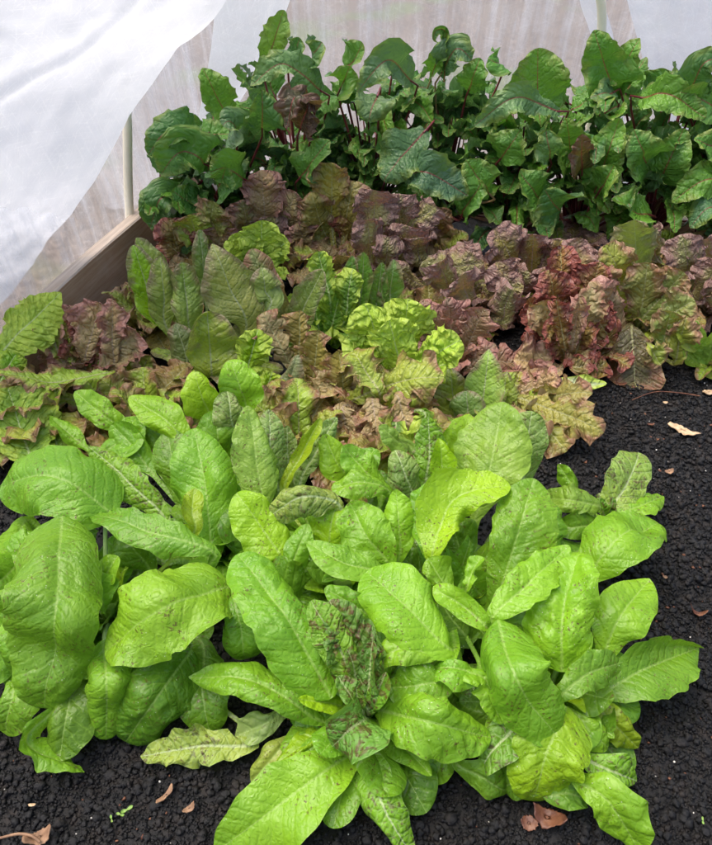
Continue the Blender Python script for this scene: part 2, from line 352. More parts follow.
# name, px, py of the crown on the soil, label
RP = {
 'A': (112, 628, 'big green romaine at the left edge, its broad leaves drooping over black soil'),
 'F': (225, 560, 'green romaine with upright white-dotted leaves, just above the leftmost romaine'),
 'G': (345, 600, 'romaine in the middle of the clump with a pale cupped leaf, above the purple-mottled heart'),
 'B': (366, 722, 'romaine with a dark purple-mottled crinkled heart at the bottom of the clump'),
 'C': (450, 610, 'romaine with tall pale upright leaves right of the middle of the clump'),
 'D': (545, 700, 'romaine with wet glossy leaves reaching out to the lower right soil'),
 'E': (606, 530, 'small romaine with a tiny red heart at the right edge of the clump'),
}
R = {k: plant('romaine_lettuce', v[0], v[1], v[2], 'lettuce', GR) for k, v in RP.items()}
def rl(k, bx, by, bh, tx, ty, th, w, mh, cup=-.5, col=G, mat='romaine', prof='romaine', roll=None, mx=None, my=None, **kw):
    root = R[k]; c = loc_of(root)+np.array([0, 0, .015])
    m = ((bx+tx)/2 if mx is None else mx, (by+ty)/2 if my is None else my)
    ll = rng.uniform(-.055, .055); m = (m[0]-(ty-by)*ll, m[1]+(tx-bx)*ll); w = w*(1.04 if prof == 'dome' else .98)
    b_, m_, t_ = PH(bx, by, bh), PH(m[0], m[1], mh), PH(tx, ty, th)
    dist = np.linalg.norm(m_-CAM)
    d = ray(*m); depth = dist/np.linalg.norm(d); W = w*depth/F
    pts = [b_, m_, t_]; bl = 0
    if np.linalg.norm(b_-c) > .03: pts = [c, b_*.45+c*.55+np.array([0, 0, .0]), b_, m_, t_]; bl = 2
    if bl and np.linalg.norm(b_-c) < .09: pts = [c, b_, m_, t_]; bl = 1
    if prof == 'dome': pts = [b_, m_, t_]; bl = 0
    kw.setdefault('stem', .13 if bl else .2); kw.setdefault('twist', rng.uniform(-26, 26)); kw.setdefault('wav', rng.uniform(.004, .014)); kw.setdefault('jag', .045); kw.setdefault('efreq', rng.uniform(55, 120))
    if prof == 'romaine': prof = ('romaine', 'egg', 'slim', 'egg')[rng.randint(4)]
    if roll == 0 and prof != 'dome': roll = rng.uniform(-17, 17)
    if roll is None: roll = rng.uniform(-28, 28)
    if mat != 'heart': kw['pucker'] = kw.get('pucker', .003)*rng.uniform(.30, 1.0)
    o = leaf(root, pts, W, mat, col, prof, bl, cup, roll=roll, **kw)
    if prof == 'dome':
        e_ = b_+unit(m_-b_)*.02-unit(CAM-b_)*.006
        tube('stalk', [c, c*.5+e_*.5+np.array([0, 0, .012]), e_], .006, .003, 'greenstalk', o, org=loc_of(root), n=8, m=12)
    return o

# plant A
rl('A', 115,516,.16, 0,486,.17, 86,.21, -.7, G, prof='dome', pucker=.005, my=480)
rl('A', 166,524,.12, 90,447,.20, 42,.17, -.5, G1, 'speckled', roll=25)
rl('A', 206,566,.08, 194,428,.21, 82,.15, -.8, G, pucker=.006, roll=0)
rl('A', 192,536,.16, 194,489,.19, 30,.185, 1.3, YG)
rl('A', 216,556,.16, 84,512,.17, 46,.20, -1.0, G2, prof='point', my=528, roll=-14, edge=.006)
rl('A', 62,516,.20, 46,707,.06, 98,.21, -.8, G, prof='dome', pucker=.005, mx=50, my=605, roll=0)
rl('A', 232,586,.15, 108,652,.13, 96,.20, -.8, G1, prof='dome', mx=172, my=612, roll=-4, irr=.09)
rl('A', 232,578,.12, 246,668,.07, 62,.15, -1.0, G, prof='dome', mx=242, my=622)
rl('A', 103,640,.11, 106,742,.02, 60,.12, -1.3, G, prof='dome', pucker=.005, mx=106,my=684, roll=0)
rl('A', 192,650,.09, 120,752,.02, 78,.09, -.7, GD, prof='dome', pucker=.006, my=700)
rl('A', 60,703,.06, 86,769,.012, 34,.05, -.8, G, mx=28, my=742, roll=20, twist=60)
rl('A', 25,655,.07, 0,738,.02, 52,.08, -.6, G, my=700)
rl('A', 38,610,.13, 8,694,.05, 62,.13, -.8, G, prof='dome')
rl('A', 255,738,.03, 140,756,.015, 40,.035, .5, WIT, 'speckled', edge=.008, efreq=110, roll=10)
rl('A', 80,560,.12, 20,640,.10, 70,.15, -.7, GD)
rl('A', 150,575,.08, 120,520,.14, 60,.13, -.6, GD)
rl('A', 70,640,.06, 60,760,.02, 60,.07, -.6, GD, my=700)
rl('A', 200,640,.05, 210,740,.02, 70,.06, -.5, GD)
rl('A', 30,560,.10, -40,600,.10, 80,.14, -.6, G)
rl('A', 40,600,.10, -30,680,.05, 80,.12, -.6, G2)
rl('A', 70,540,.10, -12,560,.10, 50,.13, -.6, G)
rl('A', 30,520,.10, -6,600,.08, 46,.12, -.6, G1)
rl('A', 90,560,.10, 70,520,.13, 44,.12, -.6, G2)
rl('A', 60,560,.07, 5,540,.10, 60,.09, -.6, G2)
rl('A', 96,590,.13, 118,556,.17, 34,.155, .5, G1)
rl('A', 104,610,.12, 96,570,.17, 26,.15, .6, G)
# small left and upper-left leaves
rl('F', 130,436,.13, 74,390,.19, 30,.165, -.3, G1, prof='lance', roll=15)
rl('F', 190,450,.14, 129,397,.20, 40,.18, -.4, LIME, prof='lance', my=421, roll=10)
rl('F', 84,446,.15, 50,416,.19, 24,.17, -.4, G1, prof='lance')
rl('F', 108,458,.11, 138,416,.16, 48,.14, -.5, G, pucker=.005)
rl('F', 150,470,.10, 112,425,.15, 44,.13, -.5, G)
rl('F', 172,456,.10, 150,402,.16, 44,.13, -.5, G2)
rl('F', 212,424,.14, 194,372,.24, 40,.19, .4, LIME, prof='oval', roll=0)
rl('F', 246,414,.14, 230,361,.24, 46,.19, .3, G1, prof='oval', roll=0)
rl('F', 234,440,.15, 228,390,.23, 36,.20, -.5, GREY, 'speckled', prof='oval')
rl('F', 262,512,.12, 249,405,.25, 54,.19, -.45, GP, roll=0, drops=0) if False else rl('F', 262,512,.12, 249,405,.25, 54,.19, -.45, GP, roll=0)
rl('F', 278,500,.10, 270,409,.24, 40,.18, -.4, GREY, 'speckled', roll=0)
rl('F', 294,496,.08, 287,426,.20, 28,.14, -.4, GREY, 'speckled', roll=0)
rl('F', 225,470,.10, 215,410,.20, 60,.16, -.6, G2, roll=0)
rl('F', 180,500,.08, 168,430,.16, 50,.13, -.6, G2)
rl('F', 282,562,.11, 236,492,.20, 54,.16, -.6, LIME, roll=0, prof='oval')
rl('F', 250,560,.06, 250,500,.12, 60,.10, -.5, GD)
# plant G
rl('G', 284,496,.12, 321,418,.24, 24,.18, 1.2, YG, prof='lance', roll=20)
rl('G', 300,490,.11, 337,417,.22, 26,.165, .3, GREY, 'speckled', prof='lance', roll=0)
rl('G', 352,486,.12, 324,434,.20, 34,.165, -.4, G1, roll=0)
rl('G', 382,496,.12, 343,446,.19, 40,.16, -.4, G, roll=0)
rl('G', 360,470,.08, 372,448,.14, 30,.12, -.4, G2)
rl('G', 340,506,.17, 268,516,.17, 46,.205, -1.1, WIT, 'speckled', prof='oval', my=501, roll=-6)
rl('G', 288,582,.10, 309,524,.17, 30,.14, -.5, G, roll=0)
rl('G', 392,498,.14, 332,490,.16, 34,.175, -.8, G, mx=362, my=482, roll=-20)
rl('G', 330,556,.10, 336,504,.17, 42,.14, -.4, LIME, roll=0)
rl('G', 388,566,.12, 350,503,.18, 58,.155, -.4, G1, pucker=.006, prof='oval', roll=0, sp=.014)
rl('G', 398,560,.11, 396,489,.20, 36,.16, -.4, G1, roll=0)
rl('G', 382,572,.15, 306,543,.18, 44,.175, -.5, G, my=560, roll=-10, prof='point')
rl('G', 380,622,.13, 325,588,.18, 34,.16, -.7, G, my=602, roll=-10)
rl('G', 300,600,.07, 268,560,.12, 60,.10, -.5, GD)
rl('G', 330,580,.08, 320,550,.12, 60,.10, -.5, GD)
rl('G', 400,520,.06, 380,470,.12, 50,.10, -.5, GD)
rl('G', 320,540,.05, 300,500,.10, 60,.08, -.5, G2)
# plant B
rl('B', 332,698,.10, 238,548,.20, 74,.17, -.7, G, prof='dome', pucker=.005, my=620, roll=4)
rl('B', 318,720,.07, 190,678,.09, 52,.12, -.9, G, my=688, roll=-8, prof='point', pucker=.004)
rl('B', 368,738,.05, 212,856,.02, 86,.07, -.35, G1, my=782, mx=298, roll=-4, ribw=.0) if False else rl('B', 368,738,.05, 212,856,.02, 86,.07, -.35, G1, my=782, mx=298, roll=-4)
rl('B', 370,745,.05, 412,856,.02, 52,.07, -.6, G1, mx=376, my=802, roll=0, mat='speckled')
rl('B', 378,752,.03, 394,806,.015, 40,.03, -.5, G2)
rl('B', 366,716,.08, 330,602,.20, 66,.14, .8, (.10,.21,.03), 'heart', prof='oval', pucker=.0048, sp=.0135, rw=1.2, edge=.004, roll=6, nu=84, nv=45, mx=352, my=655, vf=.0, twist=0, irr=.05)
rl('B', 360,700,.10, 310,602,.205, 50,.16, -.5, G, 'heart', prof='slim', pucker=.004, sp=.014, roll=0, nu=56, nv=27)
rl('B', 366,718,.10, 330,750,.10, 60,.13, .9, (.12,.27,.035), 'heart', pucker=.003, sp=.012, edge=.004, roll=0, prof='oval', my=728, twist=0)
rl('B', 364,714,.11, 338,676,.15, 30,.135, .9, (.12,.27,.035), 'heart', pucker=.003, sp=.010, edge=.003, roll=0, prof='oval')
rl('B', 368,712,.11, 372,640,.185, 34,.145, 1.0, (.10,.22,.03), 'heart', pucker=.003, sp=.010, edge=.004, roll=14, prof='egg')
rl('B', 362,708,.11, 350,650,.18, 28,.14, 1.1, (.13,.25,.03), 'heart', pucker=.003, sp=.010, edge=.004, roll=-20, prof='slim')
rl('B', 360,712,.11, 356,686,.155, 20,.135, 1.2, (.14,.28,.03), 'heart', pucker=.002, sp=.010, edge=.003, roll=10, prof='slim')
rl('B', 370,712,.11, 386,672,.155, 26,.14, .9, G2, 'heart', pucker=.003, sp=.010, edge=.003, roll=0, prof='egg')
rl('B', 378,710,.09, 490,738,.09, 66,.14, -.8, G1, my=724, roll=-6, pucker=.004, prof='oval', mx=430)
rl('B', 292,738,.04, 250,784,.015, 36,.04, -.3, WIT)
rl('B', 290,712,.05, 236,736,.03, 36,.055, .5, (.27,.38,.11), roll=10)
rl('B', 300,690,.05, 276,650,.10, 40,.08, -.5, GD)
rl('B', 350,745,.03, 300,790,.015, 60,.03, -.5, G2)
rl('B', 330,660,.08, 300,600,.12, 50,.10, -.5, GD)
rl('B', 400,740,.03, 440,780,.02, 40,.04, -.5, G)
rl('B', 340,700,.06, 290,720,.06, 50,.07, -.5, G2)
# plant C
rl('C', 415,500,.12, 396,450,.20, 42,.165, -.3, GREY, 'speckled', roll=0)
rl('C', 426,490,.12, 428,417,.24, 38,.18, -.3, G, 'speckled', roll=0)
rl('C', 446,494,.14, 441,438,.22, 28,.18, .5, LIME, roll=0)
rl('C', 414,452,.12, 380,425,.19, 26,.16, -.4, GP, prof='lance')
rl('C', 478,510,.13, 500,400,.27, 84,.20, -.45, GP, roll=0, pucker=.004)
rl('C', 520,490,.10, 532,411,.23, 48,.17, -.4, GREY, 'speckled', roll=0)
rl('C', 448,500,.11, 470,412,.22, 40,.17, .5, LIME, roll=0)
rl('C', 432,556,.16, 510,486,.22, 60,.205, .9, LIME, mx=452, my=500, roll=14, prof='oval')
rl('C', 430,556,.13, 434,480,.20, 48,.17, -.6, G, pucker=.007, roll=0, sp=.014)
rl('C', 492,606,.10, 534,478,.23, 80,.18, -.5, G, pucker=.006, roll=0)
rl('C', 452,650,.15, 364,568,.18, 84,.195, -.7, G1, mx=408, my=604, roll=0, prof='oval')
rl('C', 488,628,.16, 432,588,.19, 34,.18, .9, G1, my=608, roll=0)
rl('C', 452,594,.13, 428,558,.17, 34,.155, .5, G1)
rl('C', 438,652,.15, 371,664,.14, 36,.17, -.6, G1, my=650, roll=-20)
rl('C', 458,672,.12, 388,688,.11, 56,.14, -.6, G, my=682, roll=-10)
rl('C', 480,668,.13, 428,668,.13, 40,.155, -.5, G, my=668, roll=-20)
rl('C', 452,664,.14, 500,724,.10, 38,.14, -1.0, G1, mx=486, my=680, roll=15)
rl('C', 460,560,.08, 450,520,.12, 60,.10, -.5, GD)
rl('C', 500,560,.06, 520,500,.12, 50,.10, -.5, GD)
rl('C', 470,640,.07, 440,600,.12, 60,.10, -.5, GD)
rl('C', 480,600,.08, 470,570,.14, 50,.12, .6, G)
rl('C', 545,560,.06, 552,500,.12, 40,.09, -.5, G2)
rl('C', 466,590,.15, 480,556,.19, 24,.17, .9, G1, 'romaine')
# plant D
rl('D', 490,624,.16, 568,547,.20, 52,.20, -.8, G1, my=582, mx=526, roll=8, prof='romaine')
rl('D', 562,672,.11, 578,548,.21, 74,.175, -.6, G1, prof='dome', pucker=.007, roll=0)
rl('D', 498,620,.17, 560,740,.10, 76,.19, -.8, G, prof='dome', mx=512, my=682, roll=6, pucker=.004)
rl('D', 553,702,.12, 625,662,.13, 44,.15, -.8, G2, my=676, roll=-10)
rl('D', 600,660,.09, 650,578,.14, 60,.14, -.4, G1, mx=622, my=620, roll=0)
rl('D', 598,692,.07, 698,648,.05, 62,.085, -.2, G, prof='point', my=672, roll=0, vf=.5, twist=0)
rl('D', 586,700,.06, 640,750,.02, 40,.06, -.6, YG)
rl('D', 578,752,.05, 641,782,.02, 42,.05, -.5, G1, 'speckled')
rl('D', 574,776,.06, 640,850,.02, 62,.07, -.6, G1, mx=606, my=802, roll=0)
rl('D', 566,706,.10, 534,812,.03, 82,.11, -.8, LIME, prof='dome', mx=550, my=752, roll=0, pucker=.004)
rl('D', 575,712,.08, 612,750,.05, 36,.075, -.5, G1)
rl('D', 524,716,.10, 480,772,.05, 46,.09, -.6, G2, 'speckled')
rl('D', 456,758,.05, 510,794,.015, 36,.05, -.4, G2)
rl('D', 446,748,.05, 432,782,.02, 36,.04, -.4, G)
rl('D', 540,760,.04, 500,790,.02, 50,.04, -.4, GD)
rl('D', 560,650,.06, 600,700,.06, 60,.08, -.4, GD)
rl('D', 545,790,.04, 590,800,.02, 40,.04, -.4, G2)
rl('D', 560,620,.07, 600,600,.10, 60,.10, -.4, GD)
rl('D', 520,700,.05, 460,700,.08, 60,.07, -.4, GD)
rl('D', 590,740,.03, 600,700,.05, 50,.05, -.4, G2)
# plant E
rl('E', 584,578,.08, 662,520,.10, 70,.13, -.5, G1, mx=622, my=543, roll=0, prof='oval')
rl('E', 606,516,.05, 641,450,.10, 46,.085, -.3, GP, 'speckled', roll=0, prof='oval')
rl('E', 604,508,.08, 541,498,.08, 34,.12, -.7, GP, my=498, roll=-8, prof='oval')
rl('E', 582,500,.04, 558,464,.08, 18,.06, -.4, G, prof='lance')
rl('E', 616,514,.06, 664,496,.05, 28,.07, -.5, G1, prof='point', edge=.006)
rl('E', 606,524,.06, 550,530,.06, 30,.08, -.4, G2)
rl('E', 607,520,.06, 600,498,.11, 16,.09, .8, G2, 'heart', prof='oval')
rl('E', 608,520,.06, 614,499,.11, 14,.09, .8, G2, 'heart', prof='oval')
rl('E', 590,545,.04, 550,560,.06, 50,.06, -.4, G2)
rl('E', 610,540,.04, 640,560,.05, 40,.05, -.4, G2)

# procedural lower leaves round each crown
def rosette(root, n, L, W, mat, cols, el0, el1, phi0=0., span=2*PI, bend=.8, **kw):
    c = loc_of(root)+np.array([0, 0, .012])
    for i in range(n):
        f = (i+.5)/n; phi = phi0+span*((i*.618034) % 1)+rng.uniform(-.15, .15); el = el0+(el1-el0)*f+rng.uniform(-.08, .08)
        l = L*(1-.25*f)*rng.uniform(.8, 1.15)
        p = c.copy(); pts = [p.copy()]; e = el
        for k in range(4):
            step = l/4; p = p+step*np.array([math.cos(phi)*math.cos(e), math.sin(phi)*math.cos(e), math.sin(e)]); pts.append(p.copy())
            e -= bend/4*(1.1-f*.5)
            p[2] = max(p[2], .008)
        out = np.array([-math.cos(phi)*math.sin(el), -math.sin(phi)*math.sin(el), math.cos(el)])
        k2 = dict(kw); leaf(root, pts, W*(1-.25*f)*rng.uniform(.85, 1.15), mat, cols[rng.randint(len(cols))], nhint=out, roll=rng.uniform(-15, 15), **k2)
for k in 'ABCDFG':
    rosette(R[k], 18, .150, .050, 'romaine', [G1, G, G2, LIME], .55, 1.4, bend=.5, cup=.3, nu=34, nv=17, stem=.22, prof='egg', wav=.006)
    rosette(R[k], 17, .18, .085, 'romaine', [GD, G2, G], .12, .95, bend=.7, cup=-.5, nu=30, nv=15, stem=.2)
rosette(R['E'], 5, .09, .04, 'speckled', [GD, G2], .2, .8, bend=.7, cup=-.4, nu=26, nv=13)

# ------------------------------------------------------------------ coloured lettuces behind
def yl(root, bx, by, yb, tx, ty, yt, w, mat, col, prof='oval', cup=-.4, roll=None, bow=.0, mx=None, my=None, **kw):
    c = loc_of(root)+np.array([0, 0, .01])
    m = ((bx+tx)/2 if mx is None else mx, (by+ty)/2 if my is None else my)
    b_, m_, t_ = PY(bx, by, yb), PY(m[0], m[1], (yb+yt)/2-bow), PY(tx, ty, yt)
    W = w*np.linalg.norm(m_-CAM)/np.linalg.norm(ray(*m))/F
    pts = [b_, m_, t_]; bl = 0
    if np.linalg.norm(b_-c) > .03: pts = [c, b_, m_, t_]; bl = 1
    kw.setdefault('stem', .14)
    return leaf(root, pts, W, mat, col, prof, bl, cup, roll=rng.uniform(-14, 14) if roll is None else roll, **kw)
GC = 'coloured leaf lettuces in the middle of the bed'
def cl(px, py, Y, name, label): return plant(name, px, py, label, 'lettuce', GC, Y=Y)
FR = dict(prof='fan', edge=.0075, efreq=250, jag=.09, pucker=.004, rw=.25, nu=58, nv=33, wav=.016)       # frilled
OK = dict(prof='fan', edge=.007, efreq=170, jag=.08, lobes=.5, rw=.3, pucker=.0022, nu=52, nv=33, wav=.006)  # oak-leaf
SV = dict(prof='fan', wav=.016, edge=.009, efreq=200, jag=.08, pucker=.0045, rw=.15, sp=.016, nu=58, nv=37, irr=.08)       # savoyed
OG = (.30,.44,.04); BG = (.33,.40,.055); BR = (.31,.25,.06); PK = (.42,.32,.15); PU = (.33,.31,.11)
# bright frilled, left edge
p = cl(-10, 395, 1.32, 'leaf_lettuce', 'light green lettuce with one big bright frilled leaf at the left photo edge')
yl(p, 0,356,1.34, 60,292,1.42, 58, 'lime', (.38,.56,.07), cup=-.6, roll=0, **{**FR, 'prof': 'point', 'edge': .006})
yl(p, 30,462,1.05, 8,388,1.20, 84, 'lime', (.24,.42,.05), cup=-.5, roll=0, **{**FR, 'edge': .005})
yl(p, 50,450,1.10, 62,420,1.16, 40, 'lime', (.24,.40,.05), cup=-.5, **FR)
yl(p, -10,400,1.25, 18,350,1.35, 40, 'lime', G1, cup=-.5, **FR)
rosette(p, 7, .15, .09, 'lime', [G, G1], .3, 1.0, cup=-.4, **{**FR, 'nu': 36, 'nv': 23})
# pinkish brown frilled, beside board
p = cl(92, 392, 1.40, 'leaf_lettuce', 'pinkish brown frilled lettuce beside the wooden board')
for a in [(60,362,75,305,40,'pink',PK), (85,360,100,302,46,'pink',PK), (95,365,118,318,50,'pink',OG), (70,372,52,322,38,'pink',OG), (100,372,136,330,44,'pink',PK),
          (80,378,60,345,46,'pink',PK), (110,380,128,352,44,'bronze',OG), (90,360,84,325,36,'pink',PK), (75,380,100,350,40,'red',BR), (112,372,112,300,30,'pink',PK)]:
    dy = rng.uniform(-.04, .04); yl(p, a[0], a[1], 1.38+dy, a[2], a[3], 1.44+dy*2, a[4], a[5], a[6], cup=.5, **FR)
yl(p, 112,372,1.26, -8,372,1.20, 36, 'bronze', OG, cup=-.7, roll=-35, my=382, **{**OK, 'lobes': .2})
yl(p, 100,402,1.26, 30,392,1.22, 40, 'bronze', OG, cup=-.5, roll=-25, **OK)
yl(p, 110,410,1.22, 85,380,1.26, 40, 'bronze', OG, cup=-.5, **OK)
for q in range(16):
    bx_, by_ = 92+rng.uniform(-34, 44), 378+rng.uniform(-16, 14); yl(p, bx_, by_, 1.36, bx_+rng.uniform(-22, 22), by_-rng.uniform(26, 50), 1.40+rng.uniform(-.03, .03), rng.uniform(20, 32), ('pink', 'bronze', 'red')[q % 3], (PK, OG, BR, (.30,.42,.06))[q % 4], cup=.3, roll=rng.uniform(-50, 50), **FR)
rosette(p, 12, .16, .10, 'pink', [PK, OG, BR], .3, 1.2, cup=.2, **{**FR, 'nu': 38, 'nv': 25})
# tall bronze romaine
p = cl(212, 378, 1.42, 'bronze_romaine', 'tall bronze-green romaine with smooth upright oval leaves between the frilled ones')
for a in [(158,322,134,246,34,'olive',LIME,.2,1.46), (175,300,136,238,28,'olive',(.27,.36,.07),-.4,1.52), (168,330,160,258,30,'olive',(.30,.36,.07),-.3,1.44),
          (190,330,182,262,34,'olive',(.28,.38,.08),-.4,1.43), (206,300,200,230,22,'olive',(.14,.22,.06),-.4,1.50), (246,330,214,246,62,'olive',(.29,.30,.08),-.3,1.42),
          (212,378,207,310,56,'olive',(.31,.38,.04),.3,1.34), (275,330,254,250,44,'bronze',(.24,.26,.08),-.4,1.48), (288,335,323,270,34,'olive',(.20,.26,.05),.5,1.46),
          (268,310,262,268,36,'olive',(.28,.37,.09),-.4,1.44), (192,372,176,325,34,'olive',(.16,.2,.06),-.4,1.38), (240,372,250,318,36,'olive',(.16,.18,.06),-.4,1.40)]:
    yl(p, a[0], a[1], a[8], a[2], a[3], a[8]+.03, a[4], a[5], a[6], cup=a[7], roll=0 if a[4] > 50 else None, prof='point' if a[4] == 62 else 'oval', pucker=.003)
rosette(p, 14, .17, .075, 'olive', [OG, BG, (.2,.28,.07)], .4, 1.2, cup=-.3, prof='oval', nu=36, nv=21, pucker=.004)
# lime frilled small
p = cl(242, 408, 1.30, 'leaf_lettuce', 'narrow yellow-green frilled lettuce leaf cluster in front of the tall bronze romaine')
yl(p, 240,396,1.30, 258,330,1.36, 36, 'lime', LIME, cup=-.4, **FR)
yl(p, 262,402,1.28, 272,372,1.32, 30, 'lime', LIME, cup=-.4, **FR)
rosette(p, 6, .09, .06, 'lime', [LIME, G1], .5, 1.2, cup=.3, **{**FR, 'nu': 34, 'nv': 21})
p = cl(258, 290, 1.72, 'leaf_lettuce', 'yellow-green frilled lettuce showing behind the tall bronze romaine')
for a in [(255,275,238,232,40), (262,280,262,222,44), (258,270,285,240,34), (250,285,246,250,36)]:
    yl(p, a[0], a[1], 1.70, a[2], a[3], 1.70, a[4], 'lime', (.36,.50,.07), cup=.4, **FR)
rosette(p, 8, .16, .09, 'lime', [LIME, G1], .6, 1.3, cup=.2, **{**FR, 'nu': 34, 'nv': 21})
# green between
p = cl(330, 330, 1.58, 'leaf_lettuce', 'mid green frilled lettuce right of the tall bronze romaine, half hidden')
for a in [(322,340,310,290,40), (330,335,342,285,38), (335,345,330,318,50), (330,300,318,252,30), (345,320,352,270,30)]:
    yl(p, a[0], a[1], 1.54, a[2], a[3], 1.57, a[4], 'lime', (.17,.33,.05), cup=-.3, **FR)
rosette(p, 10, .18, .09, 'lime', [(.15,.3,.05), G], .5, 1.2, cup=.1, **{**FR, 'nu': 34, 'nv': 21})
# bronze oak-leaf
p = cl(318, 412, 1.30, 'oakleaf_lettuce', 'bronze oak-leaf lettuce with lobed pinkish leaves directly left of the lime head')
for a in [(292,368,264,314,46,1.36), (312,392,318,332,40,1.33), (300,360,300,312,40,1.38), (345,420,340,352,44,1.28), (325,425,300,395,44,1.24), (335,430,352,398,40,1.24), (310,400,330,372,40,1.28)]:
    yl(p, a[0], a[1], a[5], a[2], a[3], a[5]+.03, a[4], 'bronze', PK if rng.rand() < .5 else BR, cup=-.3, **OK)
yl(p, 278,414,1.26, 298,355,1.32, 26, 'olive', (.2,.25,.12), cup=-.3)
rosette(p, 14, .17, .09, 'bronze', [BG, PK, BR], .3, 1.2, cup=.1, **{**OK, 'nu': 36, 'nv': 23})
p = cl(375, 428, 1.26, 'oakleaf_lettuce', 'bronze oak-leaf lettuce with glossy leaves hanging down in front of the lime head')
yl(p, 352,402,1.24, 442,376,1.20, 62, 'bronze', BG, cup=-.5, mx=398, my=382, roll=-10, **OK)
yl(p, 380,395,1.20, 352,348,1.28, 50, 'bronze', BG, cup=-.4, **OK)
yl(p, 372,398,1.20, 378,440,1.10, 52, 'pink', PK, cup=-.6, roll=0, **OK)
yl(p, 395,395,1.19, 410,432,1.12, 44, 'pink', PK, cup=-.6, roll=0, **OK)
yl(p, 345,405,1.2, 345,442,1.13, 44, 'pink', PK, cup=-.6, roll=0, **OK)
yl(p, 420,410,1.15, 432,440,1.10, 34, 'lime', GD, cup=-.3, **FR)
yl(p, 395,420,1.15, 392,450,1.08, 44, 'lime', (.12,.25,.05), cup=-.3, **FR)
rosette(p, 12, .15, .09, 'bronze', [BG, PK, BR], .2, 1.0, cup=.1, **{**OK, 'nu': 36, 'nv': 23})
# lime head
p = cl(400, 385, 1.40, 'leaf_lettuce', 'bright lime crinkled lettuce head in the middle of the red ones')
for a in [(385,370,368,308,52,1.36,0), (400,372,408,300,56,1.40,0), (402,372,390,322,50,1.30,0), (412,368,460,340,46,1.30,-10), (410,374,446,364,40,1.27,-10), (380,376,352,340,40,1.34,0), (375,375,366,365,30,1.28,0)]:
    yl(p, a[0], a[1], a[5], a[2], a[3], a[5]-.01, a[4], 'lime', (.46,.66,.07), cup=-.3, roll=a[6], **{**FR, 'pucker': .009, 'edge': .007})
rosette(p, 8, .13, .09, 'lime', [LIME], .5, 1.2, cup=.4, **{**FR, 'nu': 36, 'nv': 23})
# dark green lanceolate
p = cl(375, 325, 1.62, 'young_romaine', 'dark green romaine with narrow upright leaves just behind the lime head')
for a in [(388,310,394,260,26), (376,312,382,262,20), (360,318,364,252,26), (352,318,352,256,22), (345,322,338,276,24), (370,320,372,285,30)]:
    yl(p, a[0], a[1], 1.60, a[2], a[3], 1.62, a[4], 'olive', (.12,.27,.04), cup=.4, prof='lance')
rosette(p, 9, .16, .05, 'olive', [(.12,.26,.04), OG], .5, 1.3, cup=.2, prof='lance', nu=30, nv=17)
# tan bronze
p = cl(455, 372, 1.45, 'oakleaf_lettuce', 'tan and pinkish oak-leaf lettuce right of the lime head')
for a in [(452,360,424,305,46,1.44), (455,362,450,302,46,1.46), (460,365,484,308,50,1.44), (462,372,495,345,40,1.40), (450,370,425,335,40,1.38), (440,330,424,302,30,1.5)]:
    yl(p, a[0], a[1], a[5], a[2], a[3], a[5], a[4], 'pink', (.28,.19,.11), cup=-.3, **OK)
rosette(p, 12, .16, .09, 'pink', [BG, PK, (.28,.2,.1)], .3, 1.2, cup=.1, **{**OK, 'nu': 36, 'nv': 23})
p = cl(482, 425, 1.26, 'bronze_romaine', 'green romaine with bronze edges standing at the black soil, in front of the tan lettuce')
yl(p, 480,425,1.24, 489,350,1.32, 44, 'olive', (.24,.38,.06), cup=.6, roll=0, prof='point')
yl(p, 458,425,1.25, 450,368,1.30, 44, 'olive', BG, cup=-.4, prof='point')
yl(p, 500,420,1.27, 506,372,1.32, 34, 'olive', BG, cup=-.4, prof='point')
yl(p, 470,420,1.22, 466,392,1.24, 40, 'olive', (.17,.27,.07), cup=-.4)
rosette(p, 8, .12, .06, 'olive', [BG, OG], .3, 1.1, cup=-.2, nu=30, nv=17, prof='oval')
# oak leaf on soil
p = cl(515, 420, 1.30, 'oakleaf_lettuce', 'bronze-yellow oak-leaf lettuce sprawling flat onto the black soil')
for a in [(520,398,602,430,50,1.28,1.13,'bronze',(.30,.28,.06)), (525,405,565,448,46,1.26,1.12,'bronze',(.30,.32,.06)), (518,400,590,392,42,1.32,1.22,'bronze',(.30,.26,.07)), (515,395,560,378,40,1.33,1.3,'pink',PK),
          (512,400,520,372,40,1.33,1.36,'pink',BG), (515,412,540,440,44,1.25,1.13,'bronze',BG), (510,408,500,440,40,1.24,1.13,'bronze',(.2,.3,.06))]:
    yl(p, a[0], a[1], a[5], a[2], a[3], a[6], a[4], a[7], a[8], cup=-.4, nhint=None, roll=0, **OK)
yl(p, 550,384,1.34, 607,384,1.30, 16, 'palegreen' if 'palegreen' in M else 'lime', (.62,.66,.42), cup=.4, prof='lance', label='pale upturned leaf')
rosette(p, 9, .13, .08, 'bronze', [BG, PK, OG], .1, .9, cup=.1, **{**OK, 'nu': 36, 'nv': 23})
